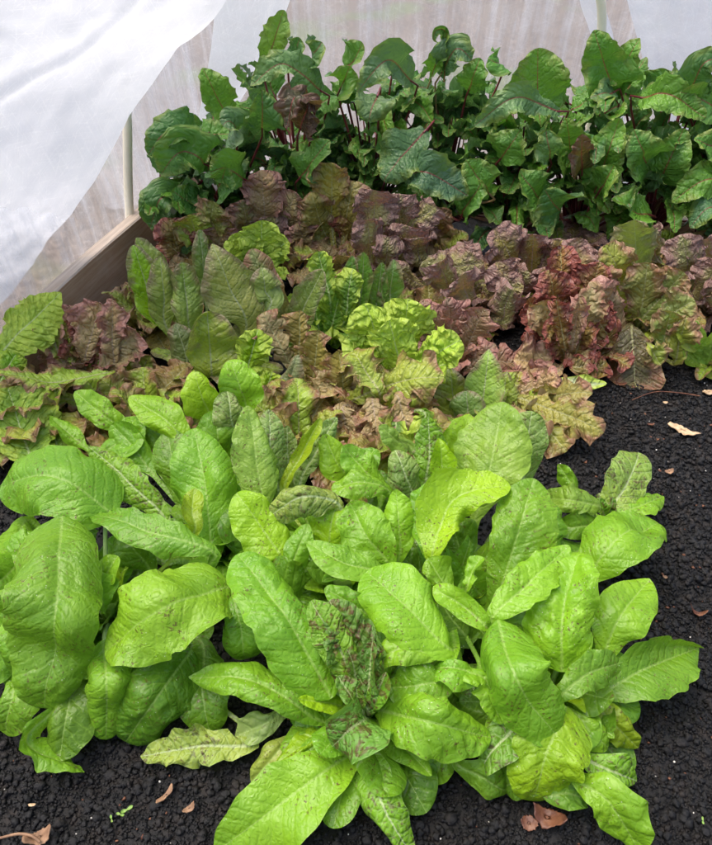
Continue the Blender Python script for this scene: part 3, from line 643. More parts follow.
# purple savoyed, back centre
p = cl(388, 285, 1.88, 'savoyed_lettuce', 'purple-brown puckered lettuce below the beet stalks, left of its twin')
for a in [(372,262,374,190,52,1.86), (398,262,400,196,46,1.88), (372,275,368,220,40,1.80), (400,275,408,225,50,1.82), (385,270,388,240,34,1.78), (420,272,418,236,40,1.80), (410,230,434,206,36,1.86)]:
    yl(p, a[0], a[1], a[5], a[2], a[3], a[5]-.03, a[4], 'savoy', PU, cup=-.8, **SV)
rosette(p, 14, .20, .11, 'savoy', [PU, BR], .5, 1.3, cup=-.4, **{**SV, 'nu': 40, 'nv': 25})
p = cl(468, 325, 1.72, 'savoyed_lettuce', 'purple puckered lettuce with a broad glossy dome leaf behind the tan lettuce')
for a in [(425,272,484,262,52,1.68,-20), (478,285,524,288,50,1.64,-20), (450,290,440,262,44,1.66,0), (420,285,398,268,34,1.7,0), (500,300,528,272,40,1.68,0), (470,305,462,275,50,1.6,0), (500,320,510,292,44,1.56,0)]:
    yl(p, a[0], a[1], a[5], a[2], a[3], a[5]-.04, a[4], 'savoy', PU, cup=-1.0, roll=a[6], **SV)
rosette(p, 16, .20, .11, 'savoy', [PU, BR, (.2,.2,.06)], .3, 1.2, cup=-.4, **{**SV, 'nu': 40, 'nv': 25})
# brown olive upper
p = cl(520, 320, 1.78, 'savoyed_lettuce', 'brown and olive puckered lettuce between the purple dome leaf and the red-hearted lettuce')
for a in [(520,285,500,232,50,1.72), (530,290,534,232,44,1.74), (545,280,560,240,44,1.72), (515,300,500,265,44,1.66), (545,300,550,268,40,1.68)]:
    yl(p, a[0], a[1], a[5], a[2], a[3], a[5]-.03, a[4], 'savoy', BR, cup=-.7, **SV)
rosette(p, 12, .18, .10, 'savoy', [BR, BG], .4, 1.2, cup=-.4, **{**SV, 'nu': 40, 'nv': 25})
# central red
p = cl(566, 372, 1.52, 'red_lettuce', 'lettuce with a crinkled dark red heart and pale ribs beside the black soil')
for a in [(566,350,556,300,24,1.42,'red'),(572,350,580,296,22,1.42,'pink'),(575,340,592,290,36,1.46,'bronze'),(560,345,540,300,34,1.46,'bronze'),(568,355,548,270,44,1.54,'red'), (566,355,560,246,40,1.60,'red'), (570,352,578,238,52,1.64,'savoy'), (572,355,600,262,46,1.56,'red'), (566,360,530,300,44,1.50,'red'), (574,358,604,300,44,1.50,'red'),
          (568,362,552,320,36,1.44,'red'), (572,362,588,322,34,1.44,'red'), (560,366,516,358,46,1.42,'pink'), (560,370,530,384,36,1.38,'pink'), (572,366,600,368,36,1.38,'red'), (590,372,606,362,34,1.40,'red'), (596,320,600,262,40,1.58,'bronze')]:
    yl(p, a[0], a[1], min(a[5], 1.5), a[2], a[3], a[5], a[4], a[6], (.27,.20,.05) if a[6] == 'red' else PK, cup=.4, **{**FR, 'edge': .007, 'pucker': .007})
rosette(p, 16, .18, .085, 'red', [(.22,.09,.05), BR, PK], .3, 1.25, cup=.2, **{**FR, 'nu': 40, 'nv': 25})
# right bronze with square leaf
p = cl(636, 350, 1.60, 'leaf_lettuce', 'bronze-green lettuce with a broad square leaf hanging to the soil')
yl(p, 632,326,1.50, 636,397,1.36, 62, 'bronze', (.13,.10,.05), cup=-.4, roll=0, prof='fan', edge=.004, jag=.05, nu=50, nv=31)
for a in [(636,315,608,248,46,1.60,'bronze',BG), (640,310,634,218,46,1.70,'olive',(.28,.34,.08)), (640,322,684,272,40,1.55,'bronze',(.2,.26,.06)), (655,325,694,300,40,1.48,'bronze',(.2,.26,.06)),
          (625,330,592,285,40,1.52,'pink',PK), (660,350,672,312,34,1.46,'bronze',(.22,.30,.06)), (672,362,686,320,30,1.44,'bronze',BG), (640,322,648,268,44,1.56,'bronze',(.24,.26,.07)), (612,342,600,318,36,1.48,'red',BR), (650,345,660,365,30,1.42,'bronze',BG)]:
    yl(p, a[0], a[1], a[5], a[2], a[3], a[5]-.02, a[4], a[6], a[7], cup=-.2, **{**FR, 'edge': .006})
rosette(p, 15, .19, .09, 'bronze', [BG, OG, BR], .3, 1.2, cup=.1, **{**FR, 'nu': 40, 'nv': 25})
p = cl(708, 330, 1.70, 'savoyed_lettuce', 'purple lettuce at the right photo edge, above small green leaves')
for a in [(690,300,684,240,44,1.68), (705,305,706,238,46,1.70), (700,300,718,262,40,1.62), (690,310,672,282,40,1.60), (715,310,730,280,50,1.6), (660,262,652,232,34,1.8)]:
    yl(p, a[0], a[1], a[5], a[2], a[3], a[5]-.03, a[4], 'savoy', PU, cup=-.6, **SV)
rosette(p, 14, .20, .10, 'savoy', [PU, BG, OG], .3, 1.2, cup=-.2, **{**SV, 'nu': 40, 'nv': 25})
p = cl(708, 372, 1.46, 'leaf_lettuce', 'small fresh green lettuce at the right photo edge on the soil')
for a in [(704,360,695,322,18,(.25,.42,.06)), (708,362,716,330,20,(.25,.42,.06)), (700,365,684,350,18,OG), (712,368,704,375,24,BG), (706,362,706,345,22,(.25,.42,.06)), (700,350,678,330,22,BG)]:
    yl(p, a[0], a[1], 1.44, a[2], a[3], 1.42, a[4], 'romaine', a[5], cup=-.3, pucker=.002)
rosette(p, 8, .09, .045, 'bronze', [BG, OG], .3, 1.2, cup=-.1, nu=30, nv=17, prof='oval')
# back row of bronze lettuces under the beets
for (px, py, Y, lab, lvs) in [
  (190, 262, 1.92, 'reddish bronze lettuce nearest the white pole', [(180,255,170,222,44,'red',BR), (200,250,190,214,40,'bronze',OG), (205,248,215,200,40,'bronze',(.28,.3,.06)), (190,262,162,240,40,'red',BR), (215,262,222,228,40,'pink',PK), (175,270,158,258,40,'red',PK)]),
  (275, 250, 2.0, 'bronze-pink lettuce with a pointed mauve leaf above the yellow-green frilled one', [(266,232,262,174,44,'pink',PK), (285,235,294,192,40,'pink',PK), (250,240,242,200,36,'pink',PU), (290,245,306,215,40,'pink',PK), (270,250,270,218,40,'savoy',PU), (240,250,232,222,34,'bronze',BR)]),
  (338, 245, 1.98, 'bronze lettuce with yellow-tipped frilled leaves under the wilting beet leaf', [(332,225,332,165,42,'bronze',(.36,.32,.05)), (345,230,352,185,44,'bronze',BR), (325,238,312,195,40,'bronze',BR), (330,245,322,222,50,'bronze',(.3,.28,.06)), (350,245,352,218,44,'red',BR), (305,250,300,225,36,'pink',PK)]),
  (438, 255, 1.98, 'small brown lettuce tucked behind the puckered purple pair', [(432,245,440,208,34,'bronze',(.22,.12,.04)), (445,255,458,232,34,'bronze',BR), (425,255,420,228,34,'savoy',PU), (450,262,470,250,34,'bronze',OG)]),
  ]:
    p = cl(px, py+25, Y-.08, 'leaf_lettuce', lab)
    for a in lvs: yl(p, a[0], a[1], Y-.02, a[2], a[3], Y-.04, a[4], a[5], a[6], cup=-.3, **{**FR, 'edge': .007})
    rosette(p, 14, .20, .10, 'bronze', [BR, PK, BG], .4, 1.3, cup=.1, **{**FR, 'nu': 36, 'nv': 23})

for (px, Y, lab) in [(150, 1.22, 'low bronze-green lettuce in the gap before the pinkish brown one'), (300, 1.14, 'low bronze lettuce in the gap above the pale cupped romaine leaf'), (405, 1.12, 'low green-bronze lettuce in the dark gap under the glossy oak-leaf one'), (40, 1.20, 'low yellowish lettuce at left under the long bronze leaf'), (150, 1.62, 'low bronze-green lettuce under the board, partly hidden by the tall bronze romaine'), (430, 1.60, 'low olive lettuce between the lime head and the purple dome leaf'), (620, 1.86, 'brown-green lettuce at the foot of the tallest beets'), (560, 1.95, 'dull purple lettuce at the foot of the crimson beet stalks'), (690, 1.95, 'olive lettuce behind the purple one at the right edge')]:
    dep = Y*math.cos(PITCH)+H*math.sin(PITCH); p = empty('leaf_lettuce', ((px-356)/F*dep, Y, 0.), lab, 'lettuce', GC)
    rosette(p, 18, .19, .10, 'bronze' if px != 560 else 'savoy', [BR, OG, BG], .2, 1.25, cup=.1, **{**FR, 'nu': 38, 'nv': 25})
# ------------------------------------------------------------------ beets
GBT = 'beet plants along the back of the bed'
BC = [(.075,.20,.035), (.095,.24,.035), (.065,.17,.042), (.115,.28,.036), (.14,.32,.034)]
BPOS = [(165,2.18,'beet with dark drooping leaves at the left end of the row, behind the white pole'),
        (232,2.25,'beet with one upright notched leaf beside the fleece fold, second in the row'),
        (300,2.30,'beet with wilting purplish leaves, third along the row from the white pole'),
        (372,2.28,'beet with a wide arched pale leaf, left of the tall coiled shoot'),
        (440,2.30,'beet with a tall coiled shoot and reddish-brown stalks'),
        (510,2.22,'beet with broad bright leaves and crimson stalks, left of the pair with tallest leaves'),
        (575,2.20,'beet under the broad red-veined leaf, showing many dark red stalks'),
        (645,2.22,'beet with tall leaves in front of the folded white fleece'),
        (715,2.18,'beet at the right photo edge with horizontal leaves')]
BEET = []
for (px, Y, lab) in BPOS:
    c = PH(px, 262, 0); c = np.array([ (px-356)/F*(Y*math.cos(PITCH)+H*math.sin(PITCH)), Y, 0.])
    BEET.append(empty('beet_plant', tuple(float(v) for v in c), lab, 'beet plant', GBT))
def beet_leaf(root, base, pts, W, col, mat='beet', stalk='stalk', r=.0045, nh=None, **kw):
    W *= .93; o = leaf(root, pts, W, mat, col, kw.pop('prof', ('beet', 'beet', 'egg')[rng.randint(3)]), 0, kw.pop('cup', .4), nhint=nh, nu=32, nv=21, stem=.05, edge=kw.pop('edge', .0065), efreq=kw.pop('efreq', 150), pucker=.0035, sp=.026, jag=.05, wav=.018, irr=.13, twist=rng.uniform(-30, 30), **kw)
    pts = [np.array(p) for p in pts]; c = np.array(base); b = pts[0]
    d = unit(pts[1]-pts[0]); k = b-d*.03
    m = c*.45+k*.55+np.array([0, 0, .02])
    tube('stalk', [c, m, k, b+d*.01], r*1.35, r*.6, stalk, o, org=loc_of(root), n=7, m=14)
    return o
def hero_beet(i, bx, by, tx, ty, w, Yb, Yt, col, mx=None, my=None, bow=.02, **kw):
    root = BEET[i]; c = loc_of(root)
    b, t = PY(bx, by, Yb), PY(tx, ty, Yt); mxx = (bx+tx)/2 if mx is None else mx; myy = (by+ty)/2 if my is None else my
    m = PY(mxx, myy, (Yb+Yt)/2-bow); W = w*np.linalg.norm(m-CAM)/np.linalg.norm(ray(mxx, myy))/F
    return beet_leaf(root, c+np.array([0, 0, .01]), [b, m, t], W, col, **kw)
b0, b1, b2, b3, b4 = BC
BY = (.22,.37,.05)
hero_beet(2, 266,66, 284,10, 30, 2.25,2.22, BY, roll=0, prof='lance')
hero_beet(1, 232,124, 202,68, 38, 2.12,2.10, b4, roll=0)
hero_beet(2, 322,92, 250,86, 34, 2.10,2.02, (.13,.24,.08), mx=285, my=64, roll=10)
hero_beet(1, 262,130, 262,90, 44, 2.05,2.0, b2)
hero_beet(0, 200,135, 148,155, 40, 2.05,1.98, b2, mx=170, my=132)
hero_beet(0, 205,165, 160,175, 50, 2.0,1.93, b1, my=150)
hero_beet(0, 172,205, 150,228, 40, 2.0,1.95, b2, my=200)
hero_beet(0, 196,205, 172,190, 40, 1.98,1.93, b1)
hero_beet(0, 190,225, 170,250, 44, 1.95,1.9, b2)
hero_beet(1, 245,180, 210,172, 46, 1.98,1.92, b3, my=168)
hero_beet(1, 218,190, 226,168, 40, 1.96,1.9, b1)
hero_beet(1, 235,135, 222,125, 50, 2.05,1.98, (.10,.19,.07), my=122)
hero_beet(2, 300,130, 318,110, 40, 2.0,1.95, (.05,.02,.02), mat='beet_old', my=105, edge=.012)
hero_beet(2, 310,105, 286,128, 34, 2.0,1.9, (.06,.06,.03), mat='beet_old', mx=294, my=98, edge=.012)
hero_beet(2, 300,178, 330,140, 40, 2.0,1.95, b1, roll=0)
hero_beet(2, 290,60, 300,38, 34, 2.2,2.15, b2)
hero_beet(2, 312,60, 322,42, 40, 2.15,2.1, b2)
hero_beet(3, 345,68, 362,42, 40, 2.2,2.15, b1)
hero_beet(3, 340,90, 350,66, 36, 2.1,2.05, b4)
hero_beet(3, 412,82, 357,92, 36, 2.1,2.0, (.13,.24,.10), mx=388, my=60)
hero_beet(3, 378,95, 368,122, 44, 2.05,1.98, (.13,.24,.09), my=105)
hero_beet(3, 426,130, 384,182, 60, 2.0,1.93, (.08,.17,.07), mx=404, my=152, roll=0, cup=-.5)
hero_beet(3, 398,175, 468,196, 44, 1.97,1.9, (.09,.19,.09), mx=430, my=174)
hero_beet(3, 395,62, 402,44, 30, 2.2,2.15, b1)
hero_beet(4, 430,82, 448,30, 22, 2.18,2.12, b4, roll=30, prof='lance', stalk='palestalk', cup=1.2)
hero_beet(4, 440,76, 472,60, 34, 2.15,2.1, (.12,.22,.10), my=50, stalk='palestalk')
hero_beet(4, 468,92, 480,58, 34, 2.15,2.1, b3)
hero_beet(4, 500,70, 488,58, 36, 2.2,2.15, b1)
hero_beet(4, 490,195, 466,160, 44, 1.98,1.94, b3, stalk='palestalk')
hero_beet(4, 462,215, 482,180, 34, 1.97,1.93, b1)
hero_beet(5, 538,124, 538,48, 72, 2.15,2.12, b4, roll=0, cup=.3)
hero_beet(5, 560,112, 474,126, 34, 2.05,1.98, (.12,.23,.09), mx=515, my=98)
hero_beet(5, 500,160, 520,130, 46, 2.02,1.98, b3)
hero_beet(5, 550,160, 546,130, 34, 2.0,1.96, (.13,.26,.08))
hero_beet(5, 540,200, 520,170, 44, 1.97,1.93, b3)
hero_beet(6, 616,100, 594,30, 56, 2.2,2.16, b3, roll=0)
hero_beet(6, 608,96, 640,38, 40, 2.24,2.2, b4)
hero_beet(6, 575,168, 566,118, 44, 2.05,2.0, b4, roll=0)
hero_beet(6, 582,170, 582,134, 32, 2.0,1.95, (.14,.12,.03), mat='beet_old')
hero_beet(6, 590,205, 620,118, 46, 2.02,1.98, b4, roll=0)
hero_beet(6, 560,215, 545,190, 50, 1.96,1.9, b2)
hero_beet(6, 600,190, 614,165, 40, 1.96,1.92, b3)
hero_beet(7, 640,98, 706,118, 38, 2.1,2.0, b4, mx=672, my=96)
hero_beet(7, 615,92, 590,98, 30, 2.15,2.1, (.12,.23,.09))
hero_beet(7, 660,182, 684,128, 46, 2.02,1.98, b3, roll=0)
hero_beet(7, 650,215, 612,200, 40, 1.96,1.9, b4)
hero_beet(7, 650,170, 634,130, 50, 2.02,1.98, b1)
hero_beet(7, 650,100, 668,70, 44, 2.3,2.24, b1)
hero_beet(8, 720,118, 680,92, 40, 2.08,2.02, b3, my=98)
hero_beet(8, 690,92, 722,58, 44, 2.1,2.05, b2, my=64, mx=704)
hero_beet(8, 730,185, 672,202, 42, 1.98,1.92, b4, mx=702, my=182)
hero_beet(8, 735,150, 694,140, 46, 2.02,1.96, b3)
hero_beet(8, 730,215, 690,228, 46, 1.94,1.88, (.12,.24,.10), my=208)
for i in (5, 6, 7):
    c = loc_of(BEET[i])
    for q in range(7):
        a_ = rng.uniform(-.10, .10); top = c+np.array([a_*1.5, rng.uniform(-.10, .0), rng.uniform(.24, .34)])
        beet_leaf(BEET[i], c+np.array([a_*.35, -.01, .01]), [top, top+np.array([a_*.3, -.03, .07]), top+np.array([a_*.5, -.07, .11])], rng.uniform(.06, .085), BC[rng.randint(5)], cup=.4, r=.0065)
for i, root in enumerate(BEET):
    c = loc_of(root); n = 70
    for k in range(n):
        phi = rng.uniform(-PI, PI) if k % 3 else rng.uniform(-2.6, -.5)
        h = (rng.uniform(.20, .44) if k < 36 else rng.uniform(.06, .28))*(1. if i > 1 else .78)
        if i == 8: h *= .85
        lean = rng.uniform(.02, .13)+(.44-h)*.12
        b = c+np.array([math.cos(phi)*lean, math.sin(phi)*lean*.9, h])
        if k >= 36: phi = rng.uniform(-2.5, -.6); lean = rng.uniform(.08, .2)
        b = c+np.array([math.cos(phi)*lean*1.2+rng.uniform(-.03, .03), math.sin(phi)*lean*.9, h])
        l = rng.uniform(.12, .20); e = rng.uniform(.2, 1.2); bend = rng.uniform(.6, 1.8)
        pts = [b]; p_ = b.copy()
        for q in range(3):
            p_ = p_+l/3*np.array([math.cos(phi)*math.cos(e), math.sin(phi)*math.cos(e), math.sin(e)]); pts.append(p_.copy()); e -= bend/3
        out = np.array([-math.cos(phi)*.6, -math.sin(phi)*.6, .8])
        allp = np.array(pts+[b]); rel = allp-CAM; dzz = rel@FW; pxx = 356+F*(rel@RT)/dzz
        if i in (5, 6, 7) and k >= 36 and rng.rand() < .62: continue
        if i < 2 and ((((A1-allp)@bn) < .06).any() or (pxx < 142).any()): continue
        beet_leaf(root, c+np.array([math.cos(phi)*.01, math.sin(phi)*.01, .01]), pts, rng.uniform(.055, .095), BC[rng.randint(5)], nh=out, cup=rng.uniform(-.6, .6), roll=rng.uniform(-35, 35), r=rng.uniform(.003, .0048),
                  stalk='stalk' if rng.rand() < .85 else 'palestalk')
leaf(BEET[4], [PY(444,82,2.13), PY(446,58,2.13), PY(448,38,2.13), PY(443,29,2.125), PY(435,31,2.115), PY(434,40,2.105), PY(440,43,2.10)], .032, 'beet', (.07,.17,.03), 'lance', 0, 1.3, roll=50, stem=.3, nu=60, nv=15, wav=.003, label='young beet leaf coiled at its tip')

# ------------------------------------------------------------------ bed, soil, board
BACK = A1+bd*((2.62-A1[1])/bd[1]); FRONT = A1-bd*2.6
def box_between(name, a, b, th, z0, z1, mats, parent, side=bn):
    a = np.array(a); b = np.array(b); d = unit((b-a)*np.array([1, 1, 0])); nn = side
    nseg = 40; vs = []; uvm = []; fs = []
    prof = [(0.003, z0), (0, z0+.003), (0, z1-.004), (.004, z1), (th-.004, z1), (th, z1-.004), (th, z0+.003), (th-.003, z0)]
    L = np.linalg.norm((b-a)[:2]); cum = np.r_[0, np.cumsum([np.hypot(prof[(i+1) % 8][0]-prof[i][0], prof[(i+1) % 8][1]-prof[i][1]) for i in range(8)])]
    for i in range(nseg+1):
        s = L*i/nseg; w = .0012*vnoise(np.array([s*6.]), np.array([.5]), 3)[0]
        for j in range(9):
            q = prof[j % 8]; pt = a+d*s+nn*(q[0]+w); vs.append((pt[0], pt[1], q[1]+w)); uvm.append((s, cum[j]))
    mi = []
    for i in range(nseg):
        for j in range(8): fs.append((i*9+j, i*9+j+1, (i+1)*9+j+1, (i+1)*9+j)); mi.append(1 if j in (2, 3, 4) else 0)
    n0 = len(vs)
    for e in (0, nseg):
        fs.append((e*9, e*9+2, e*9+5, e*9+6)); mi.append(0); fs.append((e*9+2, e*9+3, e*9+4, e*9+5)); mi.append(0)
    o = mesh_obj(name, vs, fs, M['wood'], parent, {'metric': uvm}, smooth=False)
    o.data.materials.append(M['woodtop'])
    if len(o.data.polygons) == len(mi): o.data.polygons.foreach_set('material_index', mi)
    return o
bx = box_between('bed_board', FRONT, BACK, .042, -.16, .14, None, None)
tag(bx, 'weathered brown timber board edging the bed at left, below the white fleece', 'board', 'boards of the raised bed')
sb = tag(box_between('bed_board', BACK+bd*.002, BACK+bd*.002-bn*1.75, .042, -.16, .05, None, None, side=bd), 'timber board closing the far end of the bed behind the beet row', 'board', 'boards of the raised bed')
# the bed's soil, uneven
nx, ny = 260, 330
gx = np.linspace(0, 1, nx); gy = np.linspace(0, 1, ny)
o_ = FRONT*np.array([1, 1, 0]); Lb = np.linalg.norm((BACK-FRONT)[:2])
U, Vv = np.meshgrid(gx, gy, indexing='ij')
P = o_[None, None]+(-bn)*(U*1.75)[..., None]+bd*(Vv*Lb)[..., None]
xx, yy = P[..., 0], P[..., 1]
P[..., 2] = .012*vnoise(xx*6, yy*6, 1)+.005*vnoise(xx*25, yy*25, 2)+.004*vnoise(xx*70, yy*70, 3)+.002*vnoise(xx*170, yy*170, 4)-.004
def soil_z(x, y): return .012*vnoise(x*6, y*6, 1)+.005*vnoise(x*25, y*25, 2)+.004*vnoise(x*70, y*70, 3)-.004
tag(mesh_obj('soil', P.reshape(-1, 3), grid_faces(nx, ny)[:, ::-1], M['soil']), kind='structure')
g = mesh_obj('ground', [(-60,-60,-.16),(60,-60,-.16),(60,60,-.16),(-60,60,-.16)], [(0,1,2,3)], M['ground']); tag(g, kind='structure')

# crumbs
def ico(sub):
    t = (1+5**.5)/2; v = [(-1,t,0),(1,t,0),(-1,-t,0),(1,-t,0),(0,-1,t),(0,1,t),(0,-1,-t),(0,1,-t),(t,0,-1),(t,0,1),(-t,0,-1),(-t,0,1)]
    f = [(0,11,5),(0,5,1),(0,1,7),(0,7,10),(0,10,11),(1,5,9),(5,11,4),(11,10,2),(10,7,6),(7,1,8),(3,9,4),(3,4,2),(3,2,6),(3,6,8),(3,8,9),(4,9,5),(2,4,11),(6,2,10),(8,6,7),(9,8,1)]
    v = [np.array(a, float)/np.linalg.norm(a) for a in v]
    for _ in range(sub):
        c = {}; nf = []
        def mid(a, b):
            k = (min(a, b), max(a, b))
            if k not in c: m = v[a]+v[b]; v.append(m/np.linalg.norm(m)); c[k] = len(v)-1
            return c[k]
        for a, b, d in f:
            x, y, z = mid(a, b), mid(b, d), mid(d, a); nf += [(a,x,z),(b,y,x),(d,z,y),(x,y,z)]
        f = nf
    return np.array(v), np.array(f)
def visible_mask(x, y):
    rel = np.stack([x, y, np.zeros_like(x)-H], -1); dz = rel@FW; px = 356+F*(rel@RT)/dz; py = 422.5-F*(rel@UP)/dz
    ok = (px > -15) & (px < 727) & (py > 350) & (py < 860)
    front = (py > 700) | ((px > 530) & (py > 350)) | (px > 640)
    return (ok & front) | ((px > -260) & (px < 1000) & (py > 330) & (py < 1500) & (np.sin(x*9173+y*5311) > .2)), px, py
def crumbs(name, n, r0, r1, sub, mat, seed, power=2.5, jit=.28, squash=.75, zoff=.3, keep=1.):
    rs = np.random.RandomState(seed); x = rs.uniform(-.95, 1.0, n); y = rs.uniform(.02, 1.75, n)
    m, _, _ = visible_mask(x, y); x, y = x[m], y[m]; n = len(x)
    r = r0+(r1-r0)*rs.rand(n)**power
    v, f = ico(sub); nv = len(v)
    V = np.repeat(v[None], n, 0)*(1+jit*rs.uniform(-1, 1, (n, nv))[..., None])
    V = V*(1+.3*rs.uniform(-1, 1, (n, 1, 3))); V[..., 2] *= squash
    a = rs.uniform(0, 2*PI, n); ca, sa = np.cos(a)[:, None], np.sin(a)[:, None]; b = rs.uniform(-.6, .6, n); cb, sb_ = np.cos(b)[:, None], np.sin(b)[:, None]
    X = V[..., 0]*ca-V[..., 1]*sa; Y = V[..., 0]*sa+V[..., 1]*ca; Z = V[..., 2]
    X, Z = X*cb+Z*sb_, -X*sb_+Z*cb
    V = np.stack([X, Y, Z], -1)*r[:, None, None]
    V[..., 0] += x[:, None]; V[..., 1] += y[:, None]; V[..., 2] += (soil_z(x, y)+r*zoff+rs.rand(n)*.003)[:, None]
    Fc = (f[None]+(np.arange(n)*nv)[:, None, None]).reshape(-1, 3)
    return mesh_obj(name, V.reshape(-1, 3), Fc, M[mat])
tag(crumbs('soil_crumbs', 56000, .0022, .0068, 1, 'soil', 11, 2.8, jit=.34), 'loose black crumbs of damp compost', None, None, 'stuff')
tag(crumbs('fine_soil_crumbs', 150000, .0012, .0028, 0, 'soil', 12, 1.5, jit=.3, zoff=.5), 'fine black crumbs of damp compost', None, None, 'stuff')
tag(crumbs('soil_clods', 420, .005, .009, 2, 'soil', 15, 2.2, jit=.12, squash=.7, zoff=.15), 'larger black clods of damp compost', None, None, 'stuff')
tag(crumbs('perlite_specks', 600, .0010, .0022, 0, 'perlite', 13, 2., zoff=1.8), 'scattered tiny white perlite specks', None, None, 'stuff')
tag(crumbs('bark_crumbs', 1500, .0012, .0040, 0, 'deadleaf', 14, 2.5, zoff=1.3, squash=.45, jit=.55), 'scattered tiny brown bark crumbs', None, None, 'stuff')

# ------------------------------------------------------------------ litter on the soil
def litter(px, py, outline, mat, label, cat, name, size, rot=0., curl=.4, thick=.0012, z=.012):
    """an uneven flake: outline is a polar list of radii"""
    c = PH(px, py, 0); c[2] = float(soil_z(np.array([c[0]]), np.array([c[1]]))[0])+z
    n = 44; rr = np.interp(np.linspace(0, len(outline), n, endpoint=False), np.arange(len(outline)+1), list(outline)+[outline[0]])
    rr = rr*(1+.12*rng.uniform(-1, 1, n)); rings = 6; vs = []
    for side in (0, 1):
        for k in range(1, rings+1):
            for i in range(n):
                a = 2*PI*i/n; r = rr[i]*k/rings; x = r*math.cos(a); y = r*math.sin(a)
                X = x*math.cos(rot)-y*math.sin(rot); Yq = x*math.sin(rot)+y*math.cos(rot)
                zz = curl*(x*x)+.10*vnoise(np.array([x*3.]), np.array([y*3.]), px)[0]*k/rings
                vs.append((X*size, Yq*size, zz*size-(thick if side else 0)))
    m_ = rings*n; vs.append((0, 0, 0)); vs.append((0, 0, -thick)); fs = []
    for side in (0, 1):
        o0 = side*m_
        for k in range(rings-1):
            for i in range(n):
                j = (i+1) % n; q = (o0+k*n+i, o0+k*n+j, o0+(k+1)*n+j, o0+(k+1)*n+i); fs.append(q if not side else q[::-1])
        cc = 2*m_+side
        for i in range(n): j = (i+1) % n; fs.append((cc, o0+i, o0+j, o0+j))
    for i in range(n): j = (i+1) % n; a = (rings-1)*n; fs.append((a+i, a+j, m_+a+j, m_+a+i))
    me = bpy.data.meshes.new(name); me.from_pydata(vs, [], [f if len(set(f)) == 4 else tuple(dict.fromkeys(f)) for f in fs]); me.materials.append(M[mat])
    for p_ in me.polygons: p_.use_smooth = True
    o = bpy.data.objects.new(name, me); COL.objects.link(o); o.location = tuple(float(v) for v in c); o.rotation_euler = (rng.uniform(-.15, .15), rng.uniform(-.15, .15), 0)
    return tag(o, label, cat)
litter(682, 433, [1,.5,.35,.6,1.1,.5,.3,.6], 'chip', 'large tan wood chip on the black soil at right', 'wood chip', 'wood_chip', .034, -.6, .15, .002)
litter(708, 394, [.9,.5,.4,.6,.9,.6,.4,.5], 'chip', 'tan wood chip touching the right photo edge', 'wood chip', 'wood_chip', .02, .3, .15, .002)
litter(668, 474, [.9,.6,.5,.6,.9,.5,.6,.7], 'paledead', 'small greyish curled flake on the soil below the large tan chip', 'flake', 'bark_flake', .011, .2, .5)
litter(664, 406, [.9,.5,.4,.5,.8,.5,.4,.6], 'chip', 'small orange chip just above the large tan one', 'wood chip', 'wood_chip', .008, .2, .2)
litter(650, 427, [1,.3,.3,.4,1,.3,.3,.4], 'deadleaf', 'thin brown chip immediately left of the large tan one', 'wood chip', 'wood_chip', .009, .1, .2)
litter(698, 613, [1,.4,.3,.5,1.2,.4,.3,.5], 'deadleaf', 'curled reddish brown dry leaf on soil at the right edge', 'dead leaf', 'dead_leaf', .014, -.3, .9)
litter(664, 580, [.9,.8,.6,.7,.9,.7,.6,.7], 'paledead', 'small pinkish pebble-like flake on open soil, right of the romaine', 'flake', 'bark_flake', .005, -.3, .2)
litter(620, 388, [1,.4,.3,.5,1.2,.4,.3,.5], 'deadleaf', 'brown chip lying under the square bronze leaf', 'wood chip', 'wood_chip', .014, .1, .3)
litter(545, 822, [1.3,.7,.5,.5,1.0,.7,.8,.7], 'deadleaf', 'crumpled brown dead leaf on the soil below the wet glossy romaine', 'dead leaf', 'dead_leaf', .021, -.5, .8)
litter(527, 828, [.9,.8,.7,.8,.9,.8,.7,.8], 'deadleaf', 'dark red rounded dead leaf beside the crumpled brown one', 'dead leaf', 'dead_leaf', .013, -.2, .5)
litter(190, 812, [1.1,.5,.4,.5,.9,.5,.4,.7], 'paledead', 'curled tan flake on soil left of the longest bottom romaine leaf', 'flake', 'bark_flake', .010, .6, .6)
litter(166, 797, [1.2,.3,.2,.3,1.2,.3,.2,.3], 'paledead', 'slim brown twisted flake up and left of the tan flake', 'flake', 'bark_flake', .014, .9, .4)
litter(237, 806, [.9,.6,.5,.6,.9,.7,.6,.7], 'chip', 'orange-tan chip at the tip of the longest bottom romaine leaf', 'wood chip', 'wood_chip', .007, 1.2, .3)
litter(32, 805, [1,.4,.3,.4,1,.4,.3,.4], 'chip', 'small pale sliver on the soil at lower left', 'wood chip', 'wood_chip', .006, 0, .2)
litter(40, 838, [1.2,.7,.5,.6,1.3,.6,.7,.9], 'paledead', 'ragged tan dead leaf at the bottom left corner', 'dead leaf', 'dead_leaf', .016, .5, .7)
tw = tube('twig', [PH(0,838,.01), PH(18,834,.012), PH(32,836,.012), PH(40,842,.008)], .0018, .0022, 'paledead'); tag(tw, 'curved tan dry stem joining the ragged dead leaf at bottom left', 'twig')
tw = tube('twig', [PH(632,400,.01), PH(655,392,.014), PH(680,393,.012), PH(700,396,.01)], .0012, .0018, 'deadleaf'); tag(tw, 'thin dark brown twig leading to the chip at the right photo edge', 'twig')
tw = tube('twig', [PH(641,640,.012), PH(647,622,.014), PH(650,612,.012)], .0008, .0010, 'deadleaf'); tag(tw, 'short upright dark twig on soil, above the pointed romaine leaf', 'twig')
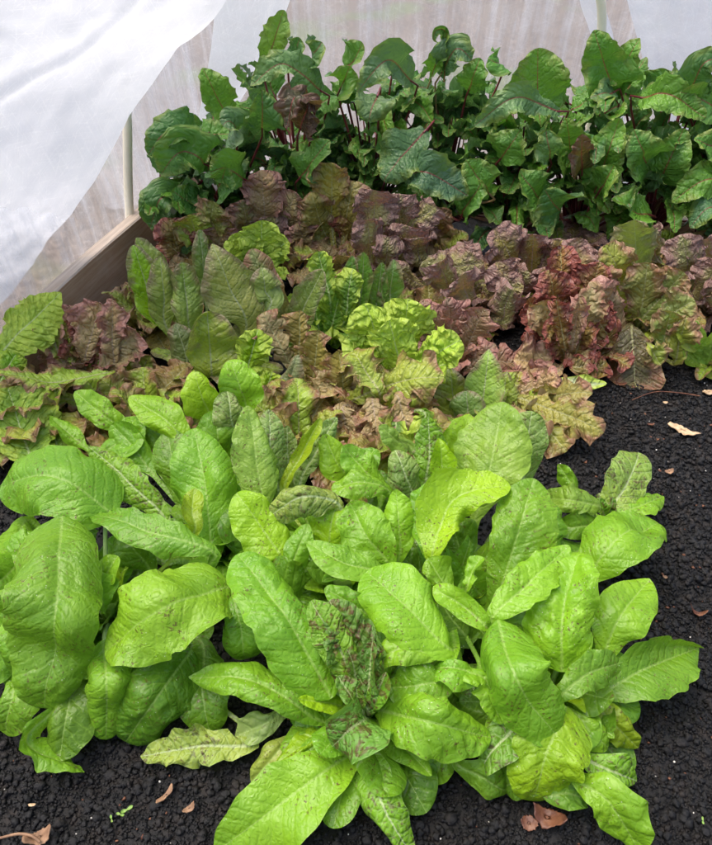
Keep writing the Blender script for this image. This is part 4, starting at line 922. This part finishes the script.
# seedlings
def seedling(px, py, label, s=1.):
    c = PH(px, py, .004); r = empty('seedling', tuple(float(v) for v in c), label, 'seedling', 'tiny seedlings on the soil')
    tube('stem', [c, c+np.array([0, 0, .008*s])], .0007, .0006, 'seedling', r, org=c, n=6, m=4)
    for a in (0.3, 3.4):
        a += px*.1; d = np.array([math.cos(a), math.sin(a), .25])*.0085*s; t0 = c+np.array([0, 0, .008*s])
        leaf(r, [t0, t0+d*.6, t0+d], .0055*s, 'romaine', (.22,.40,.08), 'oval', 0, .3, nhint=(0, 0, 1), pucker=0, edge=0, nu=14, nv=9, irr=0, jag=0)
seedling(128, 812, 'largest two-leaved green seedling on the soil at lower left')
seedling(121, 816, 'tiny seedling touching the left side of the largest one', .7)
seedling(112, 820, 'pale tiny seedling farthest to the left on the soil', .6)
seedling(702, 822, 'pale lone seedling on the soil at lower right', .6)

# ------------------------------------------------------------------ hoops and fleece cover
def hoop(base, name, label, width=1.55, height=1.15, r=.0125):
    b = np.array([base[0], base[1], -.05]); pts = []
    for k in range(25):
        a = PI*k/24; pts.append(b+(-bn)*(width/2*(1-math.cos(a)))+np.array([0, 0, .08])+np.array([0, 0, height])*(math.sin(a)**.75))
    o = tube(name, [b]+pts+[b-bn*width], r, r, 'pvc', n=14, m=160); return tag(o, label, 'hoop', 'cream plastic hoops over the bed')
hb = PH(131, 247, .02); 
def hoopbase(px, py, z): return PH(px, py, z)
h1 = tube('hoop_pole', [PH(133,262,-.03), PH(131,245,.04), PY(128,180,hb[1]-.0), PY(127,120,hb[1]-.01)]+[PY(127,120,hb[1]-.01)+v for v in (np.array([.01,0,.10]), np.array([.04,.01,.22]), np.array([.14,.02,.38]), np.array([.34,.05,.52]), np.array([.72,.14,.60]), np.array([1.1,.25,.52]), np.array([1.36,.3,.3]), np.array([1.43,.33,0]), np.array([1.45,.34,-.45]))],
          .0140, .0140, 'pvc', n=14, m=90)
tag(h1, 'cream plastic pipe rising beside the board and under the white flap', 'hoop pole', 'cream plastic hoops over the bed')
Yh = 3.02
q = PY(652, 86, Yh); q2 = PY(640, 0, Yh)
h2 = tube('hoop_pole', [np.array([q[0]+.04, Yh, -.16]), q, q2, q2+np.array([-.06,0,.12]), q2+np.array([-.25,0,.28]), q2+np.array([-.62,0,.38]), q2+np.array([-1.0,-.05,.30]), q2+np.array([-1.28,-.1,.12]), q2+np.array([-1.42,-.12,-.2]), np.array([q2[0]-1.46, Yh-.13, -.16])], .0140, .0140, 'pvc', n=14, m=90)
tag(h2, 'cream plastic pipe seen faintly through the fleece at upper right', 'hoop pole', 'cream plastic hoops over the bed')

cover = empty('row_cover', (0., 0., 0.), 'sheer white fleece row cover draped over the hoops behind and beside the plants', 'row cover')
def sheet(name, curves, mat, nu=90, nv=90, amp=.01, fold=None, label=None, seed=1):
    """surface lofted through a list of curves (each a list of 3D points)"""
    rows = []
    for c in curves:
        C, d, _ = spline(c, 0); s = np.linspace(0, d[-1], nu); rows.append(np.stack([np.interp(s, d, C[:, k]) for k in range(3)], 1))
    rows = np.array(rows); out = np.zeros((nu, nv, 3)); um = np.zeros((nu, nv, 2))
    for i in range(nu):
        C, d, _ = spline(rows[:, i], 0); s = np.linspace(0, d[-1], nv); out[i] = np.stack([np.interp(s, d, C[:, k]) for k in range(3)], 1)
    du = np.gradient(out, axis=0); dv = np.gradient(out, axis=1); N = unit(np.cross(du, dv))
    lu = np.cumsum(np.linalg.norm(du, axis=-1), axis=0)[:, nv//2][:, None]*np.ones((1, nv)); lv = np.cumsum(np.linalg.norm(dv, axis=-1), axis=1)
    dsp = amp*(vnoise(lu*3, lv*3, seed)+.4*vnoise(lu*9, lv*9, seed+1)+.15*vnoise(lu*30, lv*30, seed+2))
    if fold is not None: dsp = dsp+fold(lu, lv)
    out = out+N*dsp[..., None]
    um = np.stack([lu, lv], -1)
    o = mesh_obj(name, out.reshape(-1, 3), grid_faces(nu, nv), M[mat], cover, {'metric': um.reshape(-1, 2)})
    if label: o['label'] = label
    return o
# side panel: up the outside of the hoops along the left board
def along(t): return A1*np.array([1, 1, 0])+bd*t
cur = []
for off, z in ((.055, -.12), (.06, .16), (.075, .40), (.09, .62), (.08, .85), (-.02, 1.06)):
    cur.append([along(t)+bn*off+np.array([0, 0, z]) for t in (-1.1, -.5, 0., .25, .5, .75)])
sheet('side_panel', cur, 'cover_thin', 150, 110, .006, lambda u, v: .010*np.abs(np.sin(u*46+2*vnoise(u*3, v*2, 4)))*np.clip(1.1-v*1.1, .1, 1), 'thin pleated fleece through which the ground shows', 3)
# mid opacity fold hanging between flap and beets
a = [PY(213,-60,2.30), PY(214,20,2.34), PY(206,75,2.40), PY(192,150,2.46), PY(180,215,2.5)]
b_ = [PY(255,-60,2.38), PY(255,5,2.44), PY(232,90,2.48), PY(212,130,2.52), PY(196,215,2.55)]
c_ = [PY(305,-60,2.48), PY(288,8,2.52), PY(262,72,2.56), PY(236,112,2.58), PY(212,215,2.6)]
sheet('hanging_fold', [a, b_, c_], 'cover_mid', 60, 40, .006, None, 'whiter doubled fold between flap and beets', 5)
# back panel
cur = []
yb = BACK[1]+.10
for z, dy in ((-.15, .22), (.15, .12), (.5, .06), (.85, .0), (1.15, -.12), (1.35, -.4)):
    cur.append([np.array([x, yb+dy+.10*(x-.2)+.03*math.sin(x*5), z]) for x in (-1.05, -.6, -.2, .2, .6, 1.0, 1.5, 2.0)])
sheet('back_panel', cur, 'cover_thin', 220, 110, .012, lambda u, v: .016*np.sin(u*17+1.5*np.sin(u*5)+.6*v)+.008*np.abs(np.sin(u*33+v)), 'thin fleece wall behind the beets', 8)
# denser folds, upper right
def PB(px, py, y): return PY(px, py, y)
sheet('gathered_fold', [[PB(572,-60,2.62), PB(580,0,2.66), PB(592,40,2.7), PB(604,110,2.74), PB(612,190,2.76)], [PB(590,-60,2.58), PB(597,0,2.62), PB(606,40,2.66), PB(616,110,2.70), PB(622,190,2.72)], [PB(600,-60,2.62), PB(604,0,2.66), PB(614,40,2.70), PB(624,110,2.74), PB(630,190,2.76)]], 'cover_mid', 60, 24, .003, None, 'narrow gathered white fold', 9)
sheet('overlapping_fold', [[PB(618,-60,2.66), PB(628,0,2.68), PB(646,70,2.72), PB(660,140,2.74), PB(670,200,2.76)], [PB(680,-60,2.60), PB(680,0,2.62), PB(684,70,2.68), PB(690,140,2.7), PB(696,200,2.72)], [PB(760,-60,2.6), PB(760,0,2.62), PB(760,70,2.64), PB(760,140,2.66), PB(760,200,2.7)]], 'cover_mid', 80, 60, .012, lambda u, v: .010*np.sin(v*40+u*3), 'second layer of fleece at upper right', 10)
# thick flap thrown back over the near hoop
e0 = [PH(-120,385,.10), PH(0,306,.14), PY(50,234,1.80), PY(88,180,1.84), PY(126,122,1.90), PY(170,62,1.93), PY(216,3,1.95), PY(262,-60,1.95)]
e1 = [PH(-260,330,.20), PY(-110,230,1.42), PY(-40,150,1.52), PY(5,90,1.60), PY(48,40,1.66), PY(90,0,1.70), PY(130,-50,1.74), PY(190,-110,1.8)]
e2 = [PH(-330,180,.34), PY(-230,60,1.22), PY(-160,0,1.32), PY(-100,-60,1.38), PY(-50,-110,1.44), PY(0,-150,1.5), PY(50,-190,1.55), PY(120,-220,1.6)]
sheet('lifted_flap', [e0, e1, e2], 'cover_thick', 160, 120, .020, lambda u, v: .012*np.exp(-((v*1.1-u*.35-.22+.03*vnoise(u*5, v*0, 3))/.012)**2)+.010*np.exp(-((v+u*.3-.62+.05*vnoise(u*4, v*0, 5))/.018)**2)-.009*np.exp(-((v-u*.55-.05)/.02)**2)+.0012*np.sin((u*.6+v)*45+4*vnoise(u*4, v*4, 2))+.006*np.sin(u*11+v*9+3*vnoise(u*2, v*2, 9)), 'thick doubled white flap', 12)

# ------------------------------------------------------------------ light
w = bpy.data.worlds.new('World'); sc.world = w; w.use_nodes = True; nt = w.node_tree; nt.nodes.clear()
sk = nt.nodes.new('ShaderNodeTexSky'); sk.sky_type = 'NISHITA'; sk.sun_disc = False
EL, AZ = math.radians(70), math.radians(-75)      # AZ: sun's bearing clockwise from +Y
sk.sun_elevation = EL; sk.sun_rotation = AZ; sk.air_density = .8; sk.dust_density = 5.; sk.ozone_density = .3
bg = nt.nodes.new('ShaderNodeBackground'); bg.inputs[1].default_value = .15
ow = nt.nodes.new('ShaderNodeOutputWorld'); nt.links.new(sk.outputs[0], bg.inputs[0]); nt.links.new(bg.outputs[0], ow.inputs[0])
sl = bpy.data.lights.new('sun', 'SUN'); sl.energy = 1.1; sl.angle = math.radians(70); sl.color = (1., .97, .92)
so = bpy.data.objects.new('sun', sl); COL.objects.link(so)
dirv = Vector((math.sin(AZ)*math.cos(EL), math.cos(AZ)*math.cos(EL), math.sin(EL)))
so.rotation_euler = dirv.to_track_quat('Z', 'Y').to_euler(); so.location = (0, 0, 5)
vs_ = sc.view_settings; vs_.view_transform = 'Standard'; vs_.look = 'None'; vs_.gamma = 1; vs_.exposure = 1.02; vs_.use_curve_mapping = False
sc.render.engine = 'CYCLES'
cy = sc.cycles; cy.use_denoising = True; cy.max_bounces = 6; cy.transparent_max_bounces = 10; cy.transmission_bounces = 4; cy.diffuse_bounces = 3; cy.glossy_bounces = 2; cy.use_adaptive_sampling = True; cy.adaptive_threshold = .03
for o in bpy.data.objects:
    if '_loc' in o: del o['_loc']
print('leaves', CNT[0])
